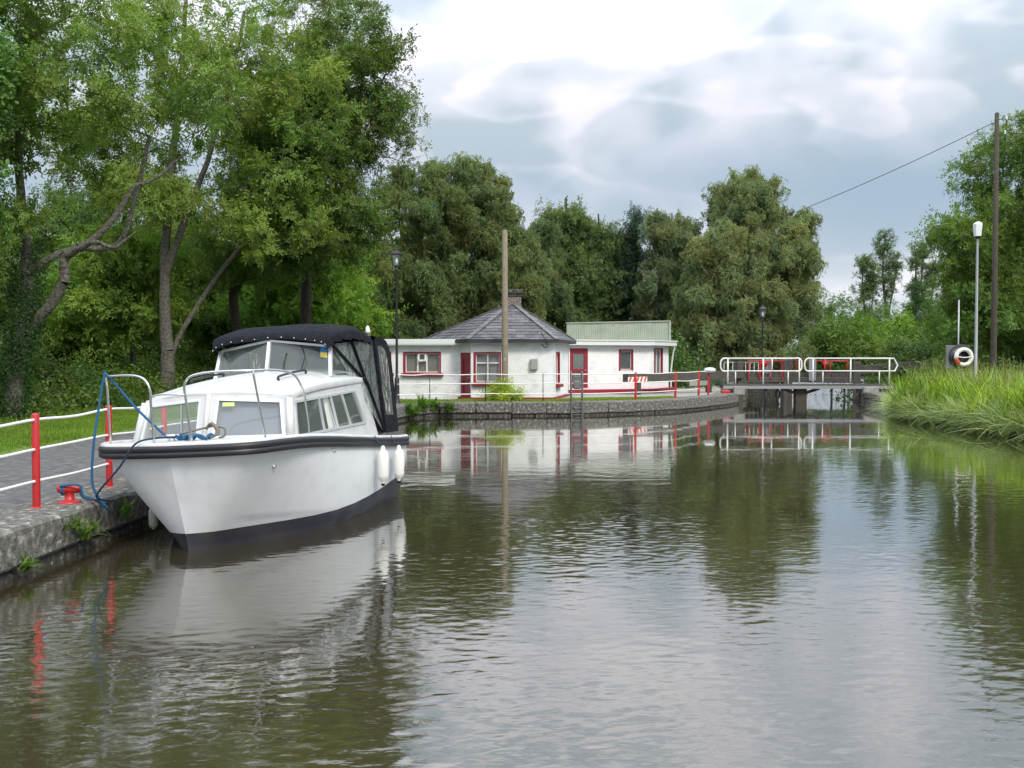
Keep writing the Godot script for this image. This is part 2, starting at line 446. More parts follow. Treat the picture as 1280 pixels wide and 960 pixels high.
func water() -> void:
	ripple.seed = 4; ripple.frequency = 1.0; ripple.fractal_octaves = 2; ripple.fractal_gain = 0.45
	swell.seed = 3; swell.frequency = 1.0; swell.fractal_octaves = 2
	gusts.seed = 6; gusts.frequency = 0.16; gusts.fractal_octaves = 2
	var m := mat("canal_water", lin(.04, .033, .016), 0.03, 0.0, 0.7)
	m.clearcoat_enabled = true
	m.clearcoat = 1.0
	m.clearcoat_roughness = 0.03
	m.heightmap_enabled = true
	m.heightmap_texture = ntex(0.02, 3, 53, [], 512)
	m.heightmap_scale = 0.2
	var o := MeshInstance3D.new()
	o.name = "water"
	o.material_override = m
	o.set_meta("kind", "structure")
	var mesh := ArrayMesh.new()
	for part in [[-9.0, 15.6, .085, 3.6, 22.0, .038], [-9.0, 15.6, .2, 22.0, 48.0, .13], [15.6, 60.0, 3.0, 3.6, 48.0, 3.0], [-9.0, 60.0, 3.0, -60.0, 3.6, 3.0], [-9.0, 60.0, 3.0, 48.0, 76.0, 3.0]]:
		var nx := roundi((part[1] - part[0]) / part[2])
		var nd := roundi((part[4] - part[3]) / part[5])
		var pos := PackedVector3Array()
		var nor := PackedVector3Array()
		var uv := PackedVector2Array()
		var idx := PackedInt32Array()
		var flat: bool = part[2] > 1.0
		var hh := PackedFloat32Array()
		hh.resize((nx + 1) * (nd + 1))
		for j in nd + 1:
			var d: float = lerpf(part[3], part[4], float(j) / nd)
			for i in nx + 1:
				hh[j * (nx + 1) + i] = 0.0 if flat else wave(lerpf(part[0], part[1], float(i) / nx), d)
		for j in nd + 1:
			var d: float = lerpf(part[3], part[4], float(j) / nd)
			for i in nx + 1:
				var x: float = lerpf(part[0], part[1], float(i) / nx)
				var at := j * (nx + 1) + i
				pos.append(v(x, hh[at], d))
				var dx: float = (hh[at + (1 if i < nx else 0)] - hh[at - (1 if i > 0 else 0)]) / (part[2] * 2.0)
				var dz: float = (hh[at + (nx + 1 if j < nd else 0)] - hh[at - (nx + 1 if j > 0 else 0)]) / (part[5] * 2.0)
				nor.append(Vector3(-dx, 1.0, dz).normalized())
				uv.append(Vector2(x / 2.6, d / 1.3))
				if i < nx and j < nd:
					idx.append_array([at, at + nx + 1, at + nx + 2, at, at + nx + 2, at + 1])
		var arr := []
		arr.resize(Mesh.ARRAY_MAX)
		arr[Mesh.ARRAY_VERTEX] = pos
		arr[Mesh.ARRAY_NORMAL] = nor
		arr[Mesh.ARRAY_TEX_UV] = uv
		arr[Mesh.ARRAY_INDEX] = idx
		mesh.add_surface_from_arrays(Mesh.PRIMITIVE_TRIANGLES, arr)
	o.mesh = mesh
	add_child(o)

func struct(called: String, s: SurfaceTool, m: Material) -> MeshInstance3D:
	var o := obj(called, s, m)
	o.set_meta("kind", "structure")
	return o

# stones laid along an edge; inward is to the left of the walking direction when side = 1
func courses(parent: Node, called: String, line: Array, from_i: int, to_i: int, step: float, width: float, y0: float, y1: float, side: float, m: Material, out := 0.0, gap := 0.022) -> void:
	var left := 0.0
	for i in range(from_i, to_i):
		var a: Vector2 = line[i]
		var b: Vector2 = line[i + 1]
		var L := a.distance_to(b)
		var n := maxi(1, roundi(L / step))
		var dir := (b - a) / L
		var nrm := Vector2(-dir.y, dir.x) * side
		var t := 0.0
		for k in n:
			var ln := L / n
			var c2: Vector2 = a + dir * (t + ln / 2.0) + nrm * (width / 2.0 - out)
			t += ln
			var z := v(dir.x, 0, dir.y)
			var s := st()
			var up := rr(-0.008, 0.008)
			cbox(s, Vector3.ZERO, Vector3(width + rr(-0.02, 0.02), y1 - y0 + up, ln - gap), 0.035, Basis(), 0.014)
			var o := obj(called, s, m, parent)
			o.transform = Transform3D(Basis(Vector3.UP.cross(z), Vector3.UP, z), v(c2.x, (y0 + y1) / 2.0 + up / 2.0, c2.y))

func offset_line(line: Array, w: float, side: float) -> Array:
	var out := []
	for i in line.size():
		var a: Vector2 = line[maxi(i - 1, 0)]
		var b: Vector2 = line[mini(i + 1, line.size() - 1)]
		var dir := (b - a).normalized()
		out.append(line[i] + Vector2(-dir.y, dir.x) * side * w)
	return out

func banks() -> void:
	# the land: towpath bank, lockside and the wood behind
	var s := st()
	var inner := offset_line(quay_edge, 0.12, 1.0)
	land(s, inner + [Vector2(24, 76), Vector2(30, 96), Vector2(60, 400), Vector2(-400, 400), Vector2(-400, -40)], -1.2, 0.44)
	struct("ground", s, M.soil)
	s = st()
	var r_in := offset_line(right_edge, 0.12, 1.0)
	land(s, [Vector2(30, 95), Vector2(26.5, 76)] + r_in + [Vector2(400, -40), Vector2(400, 400), Vector2(61, 400)], -1.2, 0.42)
	struct("right_bank", s, M.soil)
	# quay: a coping of long stones over a darker wall of smaller ones
	var q := Node3D.new()
	q.name = "quay_wall"
	q.set_meta("kind", "structure")
	add_child(q)
	courses(q, "coping_stone", quay_edge, 1, 7, 1.25, 0.85, 0.12, 0.5, 1.0, M.coping)
	courses(q, "coping_stone", quay_edge, 7, 14, 1.5, 0.8, 0.08, 0.5, 1.0, M.coping, 0.0, 0.01)
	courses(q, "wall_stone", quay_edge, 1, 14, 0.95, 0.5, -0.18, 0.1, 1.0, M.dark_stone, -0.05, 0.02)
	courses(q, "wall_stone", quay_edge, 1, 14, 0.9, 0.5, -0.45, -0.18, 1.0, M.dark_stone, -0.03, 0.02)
	courses(q, "coping_stone", quay_edge, 14, 16, 1.4, 0.8, 0.36, 0.72, 1.0, M.coping)
	courses(q, "wall_stone", quay_edge, 14, 16, 1.1, 0.6, -0.3, 0.36, 1.0, M.stone, -0.04, 0.02)
	var q2 := Node3D.new()
	q2.name = "lock_wall"
	q2.set_meta("kind", "structure")
	add_child(q2)
	courses(q2, "coping_stone", right_edge, 0, 6, 1.1, 0.8, 0.26, 0.56, 1.0, M.coping)
	courses(q2, "wall_stone", right_edge, 0, 7, 0.9, 0.5, -0.05, 0.26, 1.0, M.stone, -0.04, 0.02)
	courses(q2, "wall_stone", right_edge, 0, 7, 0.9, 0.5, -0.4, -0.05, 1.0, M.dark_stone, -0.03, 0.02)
	# tarmac towpath
	s = st()
	land(s, [Vector2(-7.0, -40), Vector2(-5.65, 9.3), Vector2(-5.2, 19), Vector2(-4.75, 32), Vector2(-4.9, 36.5), Vector2(-8.6, 36.5), Vector2(-8.7, 17), Vector2(-8.8, 10), Vector2(-10.2, -40)], 0.452, 0.472)
	struct("path", s, M.asphalt)
	s = st()
	land(s, [Vector2(-8.72, 10), Vector2(-8.62, 17), Vector2(-8.5, 36.5), Vector2(-14.5, 36.5), Vector2(-14.5, -10), Vector2(-9.2, -10)], 0.4, 0.463)
	struct("grass_verge", s, M.turf)
	s = st()
	land(s, [Vector2(-4.7, 35.0), Vector2(-2.6, 35.1), Vector2(2.3, 35.5), Vector2(4.3, 36.6), Vector2(6.1, 38.0), Vector2(6.9, 39.6), Vector2(1.9, 37.9), Vector2(1.4, 36.9), Vector2(-6, 36.9), Vector2(-6, 35.6)], 0.4, 0.47)
	struct("lawn", s, M.turf)
	s = st()
	land(s, [Vector2(1.9, 37.95), Vector2(6.9, 39.65), Vector2(8.6, 41.6), Vector2(9.7, 44), Vector2(10.1, 46.2), Vector2(12.4, 54), Vector2(8.5, 60), Vector2(2.0, 47)], 0.4, 0.468)
	struct("lockside_paving", s, M.concrete)

# ------------------------------------------------------------------ vegetation
var LX := Transform3D()   # where the spray that is being written stands in its bough
var LC := Color.WHITE

func leaf(s: SurfaceTool, p: Vector3, dir: Vector3, nrm: Vector3, ln: float, wd: float, fold := 0.25) -> void:
	var side := dir.cross(nrm).normalized()
	var k := 1.0 + rr(-.16, .16)
	s.set_color(Color(LC.r * k * (1.0 + rr(-.08, .08)), LC.g * k, LC.b * k))
	var q := LX * p
	var a := LX * (p + dir * ln * 0.45 + side * wd * 0.5 + nrm * wd * fold)
	var b := LX * (p + dir * ln * 0.45 - side * wd * 0.5 + nrm * wd * fold)
	var t := LX * (p + dir * ln - nrm * ln * 0.12)
	tri(s, q, a, t); tri(s, q, t, b)

func rdir() -> Vector3:
	var z := rr(-1, 1)
	var a := rr(0, TAU)
	var r := sqrt(1.0 - z * z)
	return Vector3(r * cos(a), z, r * sin(a))

# a spray of leaves growing along +y, about 1 m long
func spray(s: SurfaceTool, kind: String) -> void:
	match kind:
		"ash":
			for k in 8:
				var o := Vector3(rr(-.06, .06), rr(0.0, .62), rr(-.06, .06))
				var dir := (Vector3.UP * rr(.2, .9) + rdir() * 0.9).normalized()
				var L := rr(.26, .42)
				var nn := (Vector3.UP * 1.2 + rdir() * .6).normalized()
				for q in 4:
					var p := o + dir * L * (0.3 + 0.22 * q) - Vector3.UP * 0.05 * q * q * 0.2
					var sd2 := dir.cross(nn).normalized()
					for e in [-1, 1]:
						leaf(s, p, (sd2 * e + dir * .7 + rdir() * .25).normalized(), (nn + rdir() * .35).normalized(), rr(.1, .15), rr(.045, .062))
				leaf(s, o + dir * L * 1.1, dir, nn, .15, .055)
		"broad":
			for k in 42:
				var y := rr(.02, .9)
				var dir := (rdir() + Vector3.UP * .4).normalized()
				var o := Vector3(0, y, 0) + dir * rr(.02, .26)
				leaf(s, o, (dir + Vector3.DOWN * .35 + rdir() * .3).normalized(), (Vector3.UP + rdir() * .8).normalized(), rr(.11, .18), rr(.08, .125), .1)
		"willow":
			for k in 7:
				var a := rr(0, TAU)
				var out := Vector3(cos(a), 0, sin(a)) * rr(.05, .3)
				var L := rr(.7, 1.3)
				var p := Vector3(0, rr(0, .3), 0)
				for q in 20:
					var t := q / 20.0
					p += (Vector3.UP * (0.55 - 1.7 * t) + out * 1.6 + rdir() * .2) * L / 20.0
					leaf(s, p, (Vector3.DOWN * .8 + out + rdir() * .7).normalized(), rdir(), rr(.1, .15), rr(.026, .04))
		"needle":
			for k in 56:
				var y := rr(0, .9)
				var a := rr(0, TAU)
				var dir := Vector3(cos(a), rr(-.1, .6), sin(a)).normalized()
				leaf(s, Vector3(0, y, 0) + dir * rr(0, .2) * (1.0 - y * .6), dir, rdir(), rr(.12, .2), rr(.03, .06))
		"bramble":
			for k in 40:
				var o := Vector3(rr(-.4, .4), rr(0, .5), rr(-.4, .4))
				leaf(s, o, (rdir() + Vector3.UP * .2).normalized(), (Vector3.UP * 1.3 + rdir()).normalized(), rr(.08, .16), rr(.05, .09), .15)

# a bough: sprays spread through a flattened ball of radius 1
func bough_mesh(kind: String, n: int, sd: int) -> ArrayMesh:
	rng.seed = sd
	var s := st()
	for k in n:
		var off := rdir() * pow(rr(0, 1), 0.5) * Vector3(1, .6, 1)
		var dir := (off.normalized() + Vector3.UP * (.7 if kind != "willow" else .3) + rdir() * .5).normalized()
		if kind == "needle": dir = (Vector3.UP * 2.0 + rdir()).normalized()
		var xa := dir.cross(rdir()).normalized()
		LX = Transform3D(Basis(xa, dir, xa.cross(dir)) * rr(.75, 1.3), off - dir * .35)
		var y := 1.0 + rr(-.14, .14)
		LC = Color(y * (1.0 + rr(-.12, .12)), y, y)
		spray(s, kind)
	LX = Transform3D()
	LC = Color.WHITE
	s.generate_normals()
	return s.commit()

func spray_mesh(kind: String, sd: int) -> ArrayMesh:
	rng.seed = sd
	var s := st()
	spray(s, kind)
	s.generate_normals()
	return s.commit()

func blades_mesh(n: int, spread: float, h0: float, h1: float, wd: float, bend: float, sd: int, segs := 3) -> ArrayMesh:
	rng.seed = sd
	var s := st()
	for k in n:
		var a := rr(0, TAU)
		var p := Vector3(cos(a), 0, sin(a)) * spread * sqrt(rr(0, 1))
		var b := rr(0, TAU)
		var lean := Vector3(cos(b), 0, sin(b)) * rr(0.1, 1.0) * bend
		var h := rr(h0, h1)
		var side := lean.cross(Vector3.UP).normalized() * wd * rr(.7, 1.2)
		var prev := p
		var w0 := 1.0
		for q in segs:
			var t := float(q + 1) / segs
			var nx := p + Vector3.UP * h * (t - 0.38 * t * t * clampf(lean.length() * 1.6, 0, 1)) + lean * h * t * t
			var w1 := 1.0 - t * t
			if q == segs - 1:
				tri(s, prev - side * w0, nx, prev + side * w0)
			else:
				tri(s, prev - side * w0, nx - side * w1, nx + side * w1)
				tri(s, prev - side * w0, nx + side * w1, prev + side * w0)
			prev = nx
			w0 = w1
	s.generate_normals()
	return s.commit()

var sprays := {}
var boughs := {}

func tint(base: Color, amount: float) -> Color:
	var k := 1.0 + rr(-amount, amount)
	var y := rr(-amount, amount) * 0.5
	return Color(base.r * (k + y), base.g * k, base.b * (k - y))

# stems: [[points, radius at foot, radius at top], ...]; lobes: [[centre, radii, clumps], ...], all from the foot of the tree
func tree(called: String, label: String, group: String, at: Vector3, sd: int, stems: Array, lobes: Array, o: Dictionary) -> Node3D:
	rng.seed = sd
	var root := thing(called, label, o.get("category", "tree"), at, group)
	var pos := []
	var par := []
	var own := []
	for k in stems.size():
		var pts := smooth_path(stems[k][0], 4)
		for i in pts.size():
			var f := float(i) / (pts.size() - 1)
			pos.append(pts[i] + (rdir() * 0.02 if i > 0 else Vector3.ZERO))
			par.append(pos.size() - 2 if i > 0 else -1)
			own.append(lerpf(stems[k][1], stems[k][2], f))
	var tips := []
	for l in lobes:
		for k in l[2]:
			var dv := rdir()
			if o.get("upper", false) and dv.y < -0.2: dv.y *= -0.6
			tips.append(l[0] + dv * l[1] * pow(rr(0.03, 1.0), o.get("fill", 0.42)))
	tips.sort_custom(func(a, b): return Vector2(a.x, a.z).length() + a.y * 0.3 < Vector2(b.x, b.z).length() + b.y * 0.3)
	var clumps := []
	for p in tips:
		var best := -1
		var bd := 1e9
		for i in pos.size():
			var q: Vector3 = pos[i]
			var dd: float = q.distance_to(p) + maxf(0.0, q.y - p.y) * 1.2 - own[i] * 1.5
			if dd < bd and q.y > o.get("clear", 1.0):
				bd = dd
				best = i
		if best < 0: best = pos.size() - 1
		var a: Vector3 = pos[best]
		var n := clampi(roundi(a.distance_to(p) / 0.8), 1, 6)
		var prev := best
		for k in n:
			var t := float(k + 1) / n
			var q: Vector3 = a.lerp(p, t) + Vector3.UP * sin(t * PI) * a.distance_to(p) * o.get("arch", 0.12) + (rdir() * 0.1 * a.distance_to(p) / n if k < n - 1 else Vector3.ZERO)
			pos.append(q)
			par.append(prev)
			own.append(0.012)
			prev = pos.size() - 1
		clumps.append([p, (p - a).normalized()])
	# every branch is as thick as what it carries
	var flow := []
	flow.resize(pos.size())
	flow.fill(0.0)
	for i in range(pos.size() - 1, -1, -1):
		flow[i] = maxf(flow[i], pow(own[i], 2.3))
		if par[i] >= 0 and own[i] < 0.05:
			flow[par[i]] += flow[i]
	var s := st(false)
	for i in pos.size():
		if par[i] < 0: continue
		var r1 := maxf(own[i], minf(pow(flow[i], 1.0 / 2.3), own[par[i]] * 0.9 if own[par[i]] > 0.05 else 1.0))
		var r0 := maxf(own[par[i]] if own[i] > 0.05 else 0.0, minf(pow(flow[par[i]], 1.0 / 2.3), r1 * 1.35))
		if own[i] > 0.05: r1 = own[i]
		tube(s, [pos[par[i]], pos[i]], [maxf(r0, r1), r1], 9 if r1 > 0.1 else 5 if r1 > 0.03 else 4, false)
	obj("trunk", s, o.get("bark", M.bark), root)
	# boughs of three shapes, turned outwards
	var rad: float = o.get("clump", 0.85)
	var base: Color = o.get("color", Color(.06, .12, .022)) * 2.0
	var kinds: Array = boughs[o.get("spray", "ash")] if not o.get("thin", false) else boughs[o.get("spray", "ash") + "_thin"]
	var xf := []
	var cols := []
	for k in kinds.size():
		xf.append([])
		cols.append([])
	var i := 0
	var willow: bool = o.get("spray", "ash") == "willow"
	var hang := 1.35 if willow else 1.0
	for c in clumps:
		var up: Vector3 = (Vector3.UP + c[1] * (.2 if willow else .7)).normalized()
		var xa := up.cross(Vector3(cos(i * 2.4), 0, sin(i * 2.4))).normalized()
		xf[i % kinds.size()].append(Transform3D(Basis(xa, up * hang, xa.cross(up)) * rad * rr(.8, 1.25), c[0]))
		cols[i % kinds.size()].append(tint(base, o.get("vary", 0.22)))
		i += 1
	for k in kinds.size():
		if xf[k].size(): multi("crown", kinds[k], o.get("leaf", M.leaf), xf[k], cols[k], root).set_meta("kind", "stuff")
	if o.has("ivy"):
		ivy(root, stems[0][0], stems[0][1], o.ivy)
	return root

func ivy(root: Node3D, pts: Array, r: float, upto: float) -> void:
	var xf := []
	var cols := []
	var path := smooth_path(pts, 6)
	for i in path.size():
		if path[i].y > upto: break
		for k in 16:
			var a := rr(0, TAU)
			var out := Vector3(cos(a), rr(-.2, .5), sin(a)).normalized()
			var xa := out.cross(rdir()).normalized()
			xf.append(Transform3D(Basis(xa, out, xa.cross(out)) * rr(.35, .65), path[i] + Vector3(cos(a) * r * .8, rr(-.4, .4), sin(a) * r * .8)))
			cols.append(tint(Color(.035, .085, .018), .3))
	multi("ivy", sprays.bramble, M.leaf, xf, cols, root).set_meta("kind", "stuff")

func copy_tree(src: Node3D, at: Vector3, turn: float, sc: float, label := "") -> void:
	var c := src.duplicate()
	var stem := String(src.name)
	c.name = numbered(stem)
	add_child(c)
	c.transform = Transform3D(Basis(Vector3.UP, turn) * sc, at)
	if label: c.set_meta("label", label)

func scatter(called: String, label: String, category: String, mesh: Mesh, m: Material, spots: Array, base: Color, vary: float) -> void:
	var xf := []
	var cols := []
	for p in spots:
		xf.append(p)
		cols.append(tint(base * 1.15, vary))
	var o := multi(called, mesh, m, xf, cols)
	tag(o, label, category, "", "stuff")

func tuft_at(p: Vector3, sc: float, lean := 0.15) -> Transform3D:
	var up := (Vector3.UP + rdir() * lean).normalized()
	var x := up.cross(rdir()).normalized()
	return Transform3D(Basis(x, up, x.cross(up)) * sc, p)

func shrub(called: String, label: String, group: String, at: Vector3, sd: int, radii: Vector3, n: int, o: Dictionary) -> Node3D:
	rng.seed = sd
	var root := thing(called, label, o.get("category", "shrub"), at, group)
	var s := st(false)
	var xf := []
	var cols := []
	var base: Color = o.color * 1.75
	for k in n:
		var dv := rdir()
		dv.y = absf(dv.y)
		var p := dv * radii * pow(rr(.15, 1), .45)
		if k % 5 == 0:
			tube(s, [Vector3(p.x * .1, 0, p.z * .1), p * .5 + rdir() * .08, p], [.03, .02, .008], 4, false)
		var dir := (dv + Vector3.UP * .5 + rdir() * .6).normalized()
		var xa := dir.cross(rdir()).normalized()
		xf.append(Transform3D(Basis(xa, dir, xa.cross(dir)) * rr(.7, 1.2) * o.get("size", 1.0), p - dir * .3))
		cols.append(tint(base, o.get("vary", .3)))
	obj("stem", s, M.dark_bark, root)
	multi("foliage", sprays[o.get("spray", "bramble")], M.leaf, xf, cols, root).set_meta("kind", "stuff")
	return root

func plants() -> void:
	for k in ["ash", "broad", "willow", "needle", "bramble"]:
		sprays[k] = spray_mesh(k, 100 + k.length())
		boughs[k] = []
		boughs[k + "_thin"] = []
		for j in 3:
			boughs[k].append(bough_mesh(k, 15 if k != "bramble" else 8, 150 + j * 7 + k.length()))
			boughs[k + "_thin"].append(bough_mesh(k, 9, 180 + j * 7 + k.length()))
	var thicket := bough_mesh("bramble", 9, 199)
	var ash := Color(.115, .16, .034)
	var dull := Color(.108, .134, .054)
	# --- the trees over the towpath
	tree("ash_tree", "tall forked ash tree with pale grey trunk behind the moored boat", "trees along the towpath", v(-12.6, .4, 35), 201,
		[[[Vector3(0, 0, 0), Vector3(.05, 1.6, 0), Vector3(0, 3.1, 0), Vector3(.02, 5.0, .1), Vector3(.3, 8.2, .2), Vector3(.7, 12, .1), Vector3(.9, 15.5, 0)], .28, .06],
		 [[Vector3(.02, 4.7, .1), Vector3(.7, 6.3, .3), Vector3(1.7, 8.7, .5), Vector3(2.6, 11.5, .6), Vector3(3.1, 14, .6)], .15, .05],
		 [[Vector3(.05, 1.5, 0), Vector3(.5, 2.7, -.3), Vector3(1.6, 4.6, -.6), Vector3(2.9, 6.4, -.9), Vector3(4.0, 8.5, -1)], .11, .05]],
		[[Vector3(0, 12.5, 0), Vector3(4.4, 4.4, 3.6), 58], [Vector3(3.4, 11.5, .5), Vector3(3.6, 3.6, 3), 44], [Vector3(3.6, 7.2, -.6), Vector3(2.8, 1.8, 2.4), 34], [Vector3(-3.0, 9.5, .3), Vector3(2.4, 2.4, 2.2), 30], [Vector3(.3, 7.6, 1.6), Vector3(1.6, 1.2, 1), 12]],
		{"color": ash, "thin": true, "clear": 4.2, "clump": .85})
	tree("twisted_tree", "ivy-clad tree with crooked bare limbs reaching over the grass verge", "trees along the towpath", v(-12.5, .4, 24), 202,
		[[[Vector3(0, 0, 0), Vector3(.1, 1.5, 0), Vector3(.35, 2.6, 0), Vector3(.3, 4.2, -.2), Vector3(.1, 6.5, -.3), Vector3(.2, 9.5, -.3)], .26, .06],
		 [[Vector3(.4, 2.4, 0), Vector3(.95, 2.95, .1), Vector3(1.42, 3.6, .2), Vector3(1.5, 4.25, .2), Vector3(2.15, 4.7, .1), Vector3(2.75, 5.4, 0), Vector3(3.1, 5.95, 0), Vector3(3.6, 6.2, -.1), Vector3(4.3, 6.9, -.3)], .15, .025],
		 [[Vector3(1.48, 4.2, .2), Vector3(1.9, 4.35, .5), Vector3(2.5, 4.5, .8), Vector3(3.0, 4.38, .9), Vector3(3.5, 4.75, .9)], .1, .02],
		 [[Vector3(.3, 3.8, 0), Vector3(.9, 4.3, -.4), Vector3(1.5, 4.5, -.5), Vector3(2.2, 4.55, -.7), Vector3(2.6, 5.1, -.8), Vector3(3.2, 7.4, -.8)], .11, .05]],
		[[Vector3(1.2, 9, 0), Vector3(3.0, 2.6, 2.6), 40], [Vector3(3.6, 8.4, -.3), Vector3(1.8, 2.0, 1.8), 20], [Vector3(-1.2, 7, .4), Vector3(2, 2.2, 2), 22], [Vector3(.1, 5.2, .9), Vector3(1.2, .8, .8), 8]],
		{"color": Color(.088, .135, .028), "thin": true, "clear": 4.0, "clump": .75, "bark": M.bark, "ivy": 4.2})
	tree("sycamore_tree", "broad-leaved sycamore with ivy on its foot at the edge of the wood", "trees along the towpath", v(-14.4, .4, 23), 203,
		[[[Vector3(0, 0, 0), Vector3(.2, 2, 0), Vector3(.1, 4.5, 0), Vector3(.3, 8, 0), Vector3(.4, 11, 0)], .3, .08]],
		[[Vector3(.4, 9, .5), Vector3(3.2, 3.8, 3), 50], [Vector3(1.0, 6.2, 1.4), Vector3(1.9, 1.7, 1.4), 34], [Vector3(-.6, 3.9, 1.0), Vector3(1.6, 1.2, 1.0), 20]],
		{"color": Color(.066, .122, .026), "clear": 2.5, "clump": .75, "spray": "broad", "ivy": 4.0})
	tree("leaning_tree", "slim dark-trunked tree leaning out behind the black boat canopy", "trees along the towpath", v(-11.2, .4, 39), 204,
		[[[Vector3(0, 0, 0), Vector3(.1, 2.4, 0), Vector3(-.1, 4.4, 0), Vector3(.6, 6.5, .2), Vector3(1.8, 9.2, .4), Vector3(3.2, 12.5, .5)], .26, .06],
		 [[Vector3(-.1, 4.2, 0), Vector3(.9, 5.4, .6), Vector3(2.4, 6.4, .9), Vector3(4.0, 7.2, 1)], .14, .05]],
		[[Vector3(2.6, 9.8, .4), Vector3(3.4, 3.2, 3), 70], [Vector3(3.9, 7.0, .8), Vector3(2.4, 1.8, 2), 40], [Vector3(.6, 6.2, .8), Vector3(2.2, 1.6, 1.8), 26], [Vector3(5.0, 13.0, .6), Vector3(2.2, 2.2, 2), 26]],
		{"color": Color(.066, .105, .022), "clear": 3.6, "bark": M.dark_bark})
	tree("airy_tree", "tall thin-crowned tree with wispy outer twigs against the cloud", "trees along the towpath", v(-8.9, .4, 41), 205,
		[[[Vector3(0, 0, 0), Vector3(.1, 4, 0), Vector3(.3, 8, 0), Vector3(.7, 12, 0), Vector3(1.2, 16.5, 0)], .3, .05],
		 [[Vector3(.2, 6, 0), Vector3(1.4, 9, .2), Vector3(2.8, 12, .3), Vector3(3.6, 13.6, .3)], .15, .04]],
		[[Vector3(1.0, 14.5, 0), Vector3(3.0, 3.2, 2.6), 44], [Vector3(3.0, 11.6, .3), Vector3(2.0, 2.4, 2), 36], [Vector3(-.8, 11, 0), Vector3(2.6, 3, 2.4), 40]],
		{"color": Color(.08, .105, .036), "thin": true, "clear": 5.0, "clump": .8, "bark": M.dark_bark})
	tree("maple_tree", "light green field maple in front of the dark wood", "trees along the towpath", v(-10.2, .4, 47), 206,
		[[[Vector3(0, 0, 0), Vector3(.1, 2, 0), Vector3(0, 4.5, 0), Vector3(.2, 7, 0)], .22, .06]],
		[[Vector3(0, 6.3, .6), Vector3(3.2, 2.6, 2.6), 80], [Vector3(1.6, 4.0, 1.2), Vector3(2.6, 1.5, 2), 46], [Vector3(-2, 4.2, .8), Vector3(2, 1.5, 1.6), 30]],
		{"color": Color(.12, .2, .03), "clear": 1.6})
	tree("thorn_tree", "small bright green thorn tree between the towpath trunks", "trees along the towpath", v(-14.8, .4, 37), 207,
		[[[Vector3(0, 0, 0), Vector3(.2, 1.5, 0), Vector3(.1, 3, 0), Vector3(.3, 4.6, 0)], .14, .05]],
		[[Vector3(.2, 4.4, .4), Vector3(2.6, 2.0, 2.2), 60], [Vector3(-1.6, 2.6, .6), Vector3(1.8, 1.2, 1.6), 34]],
		{"color": Color(.105, .165, .028), "clear": .9})
	# --- the wood behind: copies of one dense tree
	var wood := tree("woodland_tree", "dense dark green tree in the wood behind the towpath", "woodland trees behind the towpath", v(-19, .4, 47), 208,
		[[[Vector3(0, 0, 0), Vector3(.2, 4, 0), Vector3(0, 7, 0), Vector3(.3, 10, 0)], .3, .06]],
		[[Vector3(0, 7.6, 0), Vector3(4.2, 3.4, 4), 90], [Vector3(.5, 5, 1), Vector3(3.8, 2.4, 3.4), 60], [Vector3(0, 2.2, 1.2), Vector3(3.2, 1.6, 3), 34]],
		{"color": Color(.066, .108, .024), "clear": 1.5, "clump": 1.05, "bark": M.dark_bark})
	for k in [[-24, 38, .62], [-27, 54, .8], [-15.5, 52, .7], [-19.5, 33, .55], [-12, 58, .8], [-33, 45, .8], [-21, 62, .9], [-30, 31, .65], [-6.5, 62, .9], [-22, 25.5, .5], [-26, 19, .55]]:
		copy_tree(wood, v(k[0], .4, k[1]), k[0] * 1.7 + k[1], k[2])
	# --- behind the cottage
	tree("willow_tree", "olive green willow rising behind the flat-roofed end of the cottage", "trees behind the cottage", v(-5.0, .4, 53), 210,
		[[[Vector3(0, 0, 0), Vector3(.1, 3, 0), Vector3(-.2, 6, 0), Vector3(.2, 10.5, 0)], .3, .06]],
		[[Vector3(.3, 9.8, 0), Vector3(2.8, 3.2, 2.4), 70], [Vector3(-.4, 5.6, .6), Vector3(3.2, 3.0, 2.6), 72], [Vector3(0, 2.6, 1), Vector3(2.8, 1.6, 2.2), 30]],
		{"color": Color(.095, .122, .046), "clear": 1.5, "clump": .9, "spray": "willow", "leaf": M.willow_leaf, "bark": M.dark_bark})
	tree("willow_tree", "rounded grey-green willow rising behind the wooden pole and slate roof", "trees behind the cottage", v(-1.5, .4, 55), 211,
		[[[Vector3(0, 0, 0), Vector3(.1, 3, 0), Vector3(.1, 6, 0), Vector3(-.2, 10, 0)], .3, .06]],
		[[Vector3(-.2, 9.6, 0), Vector3(2.5, 3.2, 2.3), 66], [Vector3(.7, 6.0, .6), Vector3(3.2, 3.2, 2.5), 80], [Vector3(.2, 2.6, 1), Vector3(2.6, 1.6, 2), 28]],
		{"color": dull, "clear": 1.5, "clump": .9, "spray": "willow", "leaf": M.willow_leaf, "bark": M.dark_bark})
	tree("alder_tree", "grey-green alder filling the gap behind the chimney", "trees behind the cottage", v(1.9, .4, 63), 218,
		[[[Vector3(0, 0, 0), Vector3(0, 5, 0), Vector3(.2, 10.2, 0)], .26, .05]],
		[[Vector3(.1, 8.2, 0), Vector3(1.5, 2.4, 1.5), 34], [Vector3(0, 5, .3), Vector3(2.3, 3, 2.2), 56], [Vector3(0, 2.4, .5), Vector3(2.2, 1.6, 2.2), 24]],
		{"color": Color(.09, .12, .05), "clear": 1.5, "clump": .9, "spray": "willow", "leaf": M.willow_leaf, "bark": M.dark_bark})
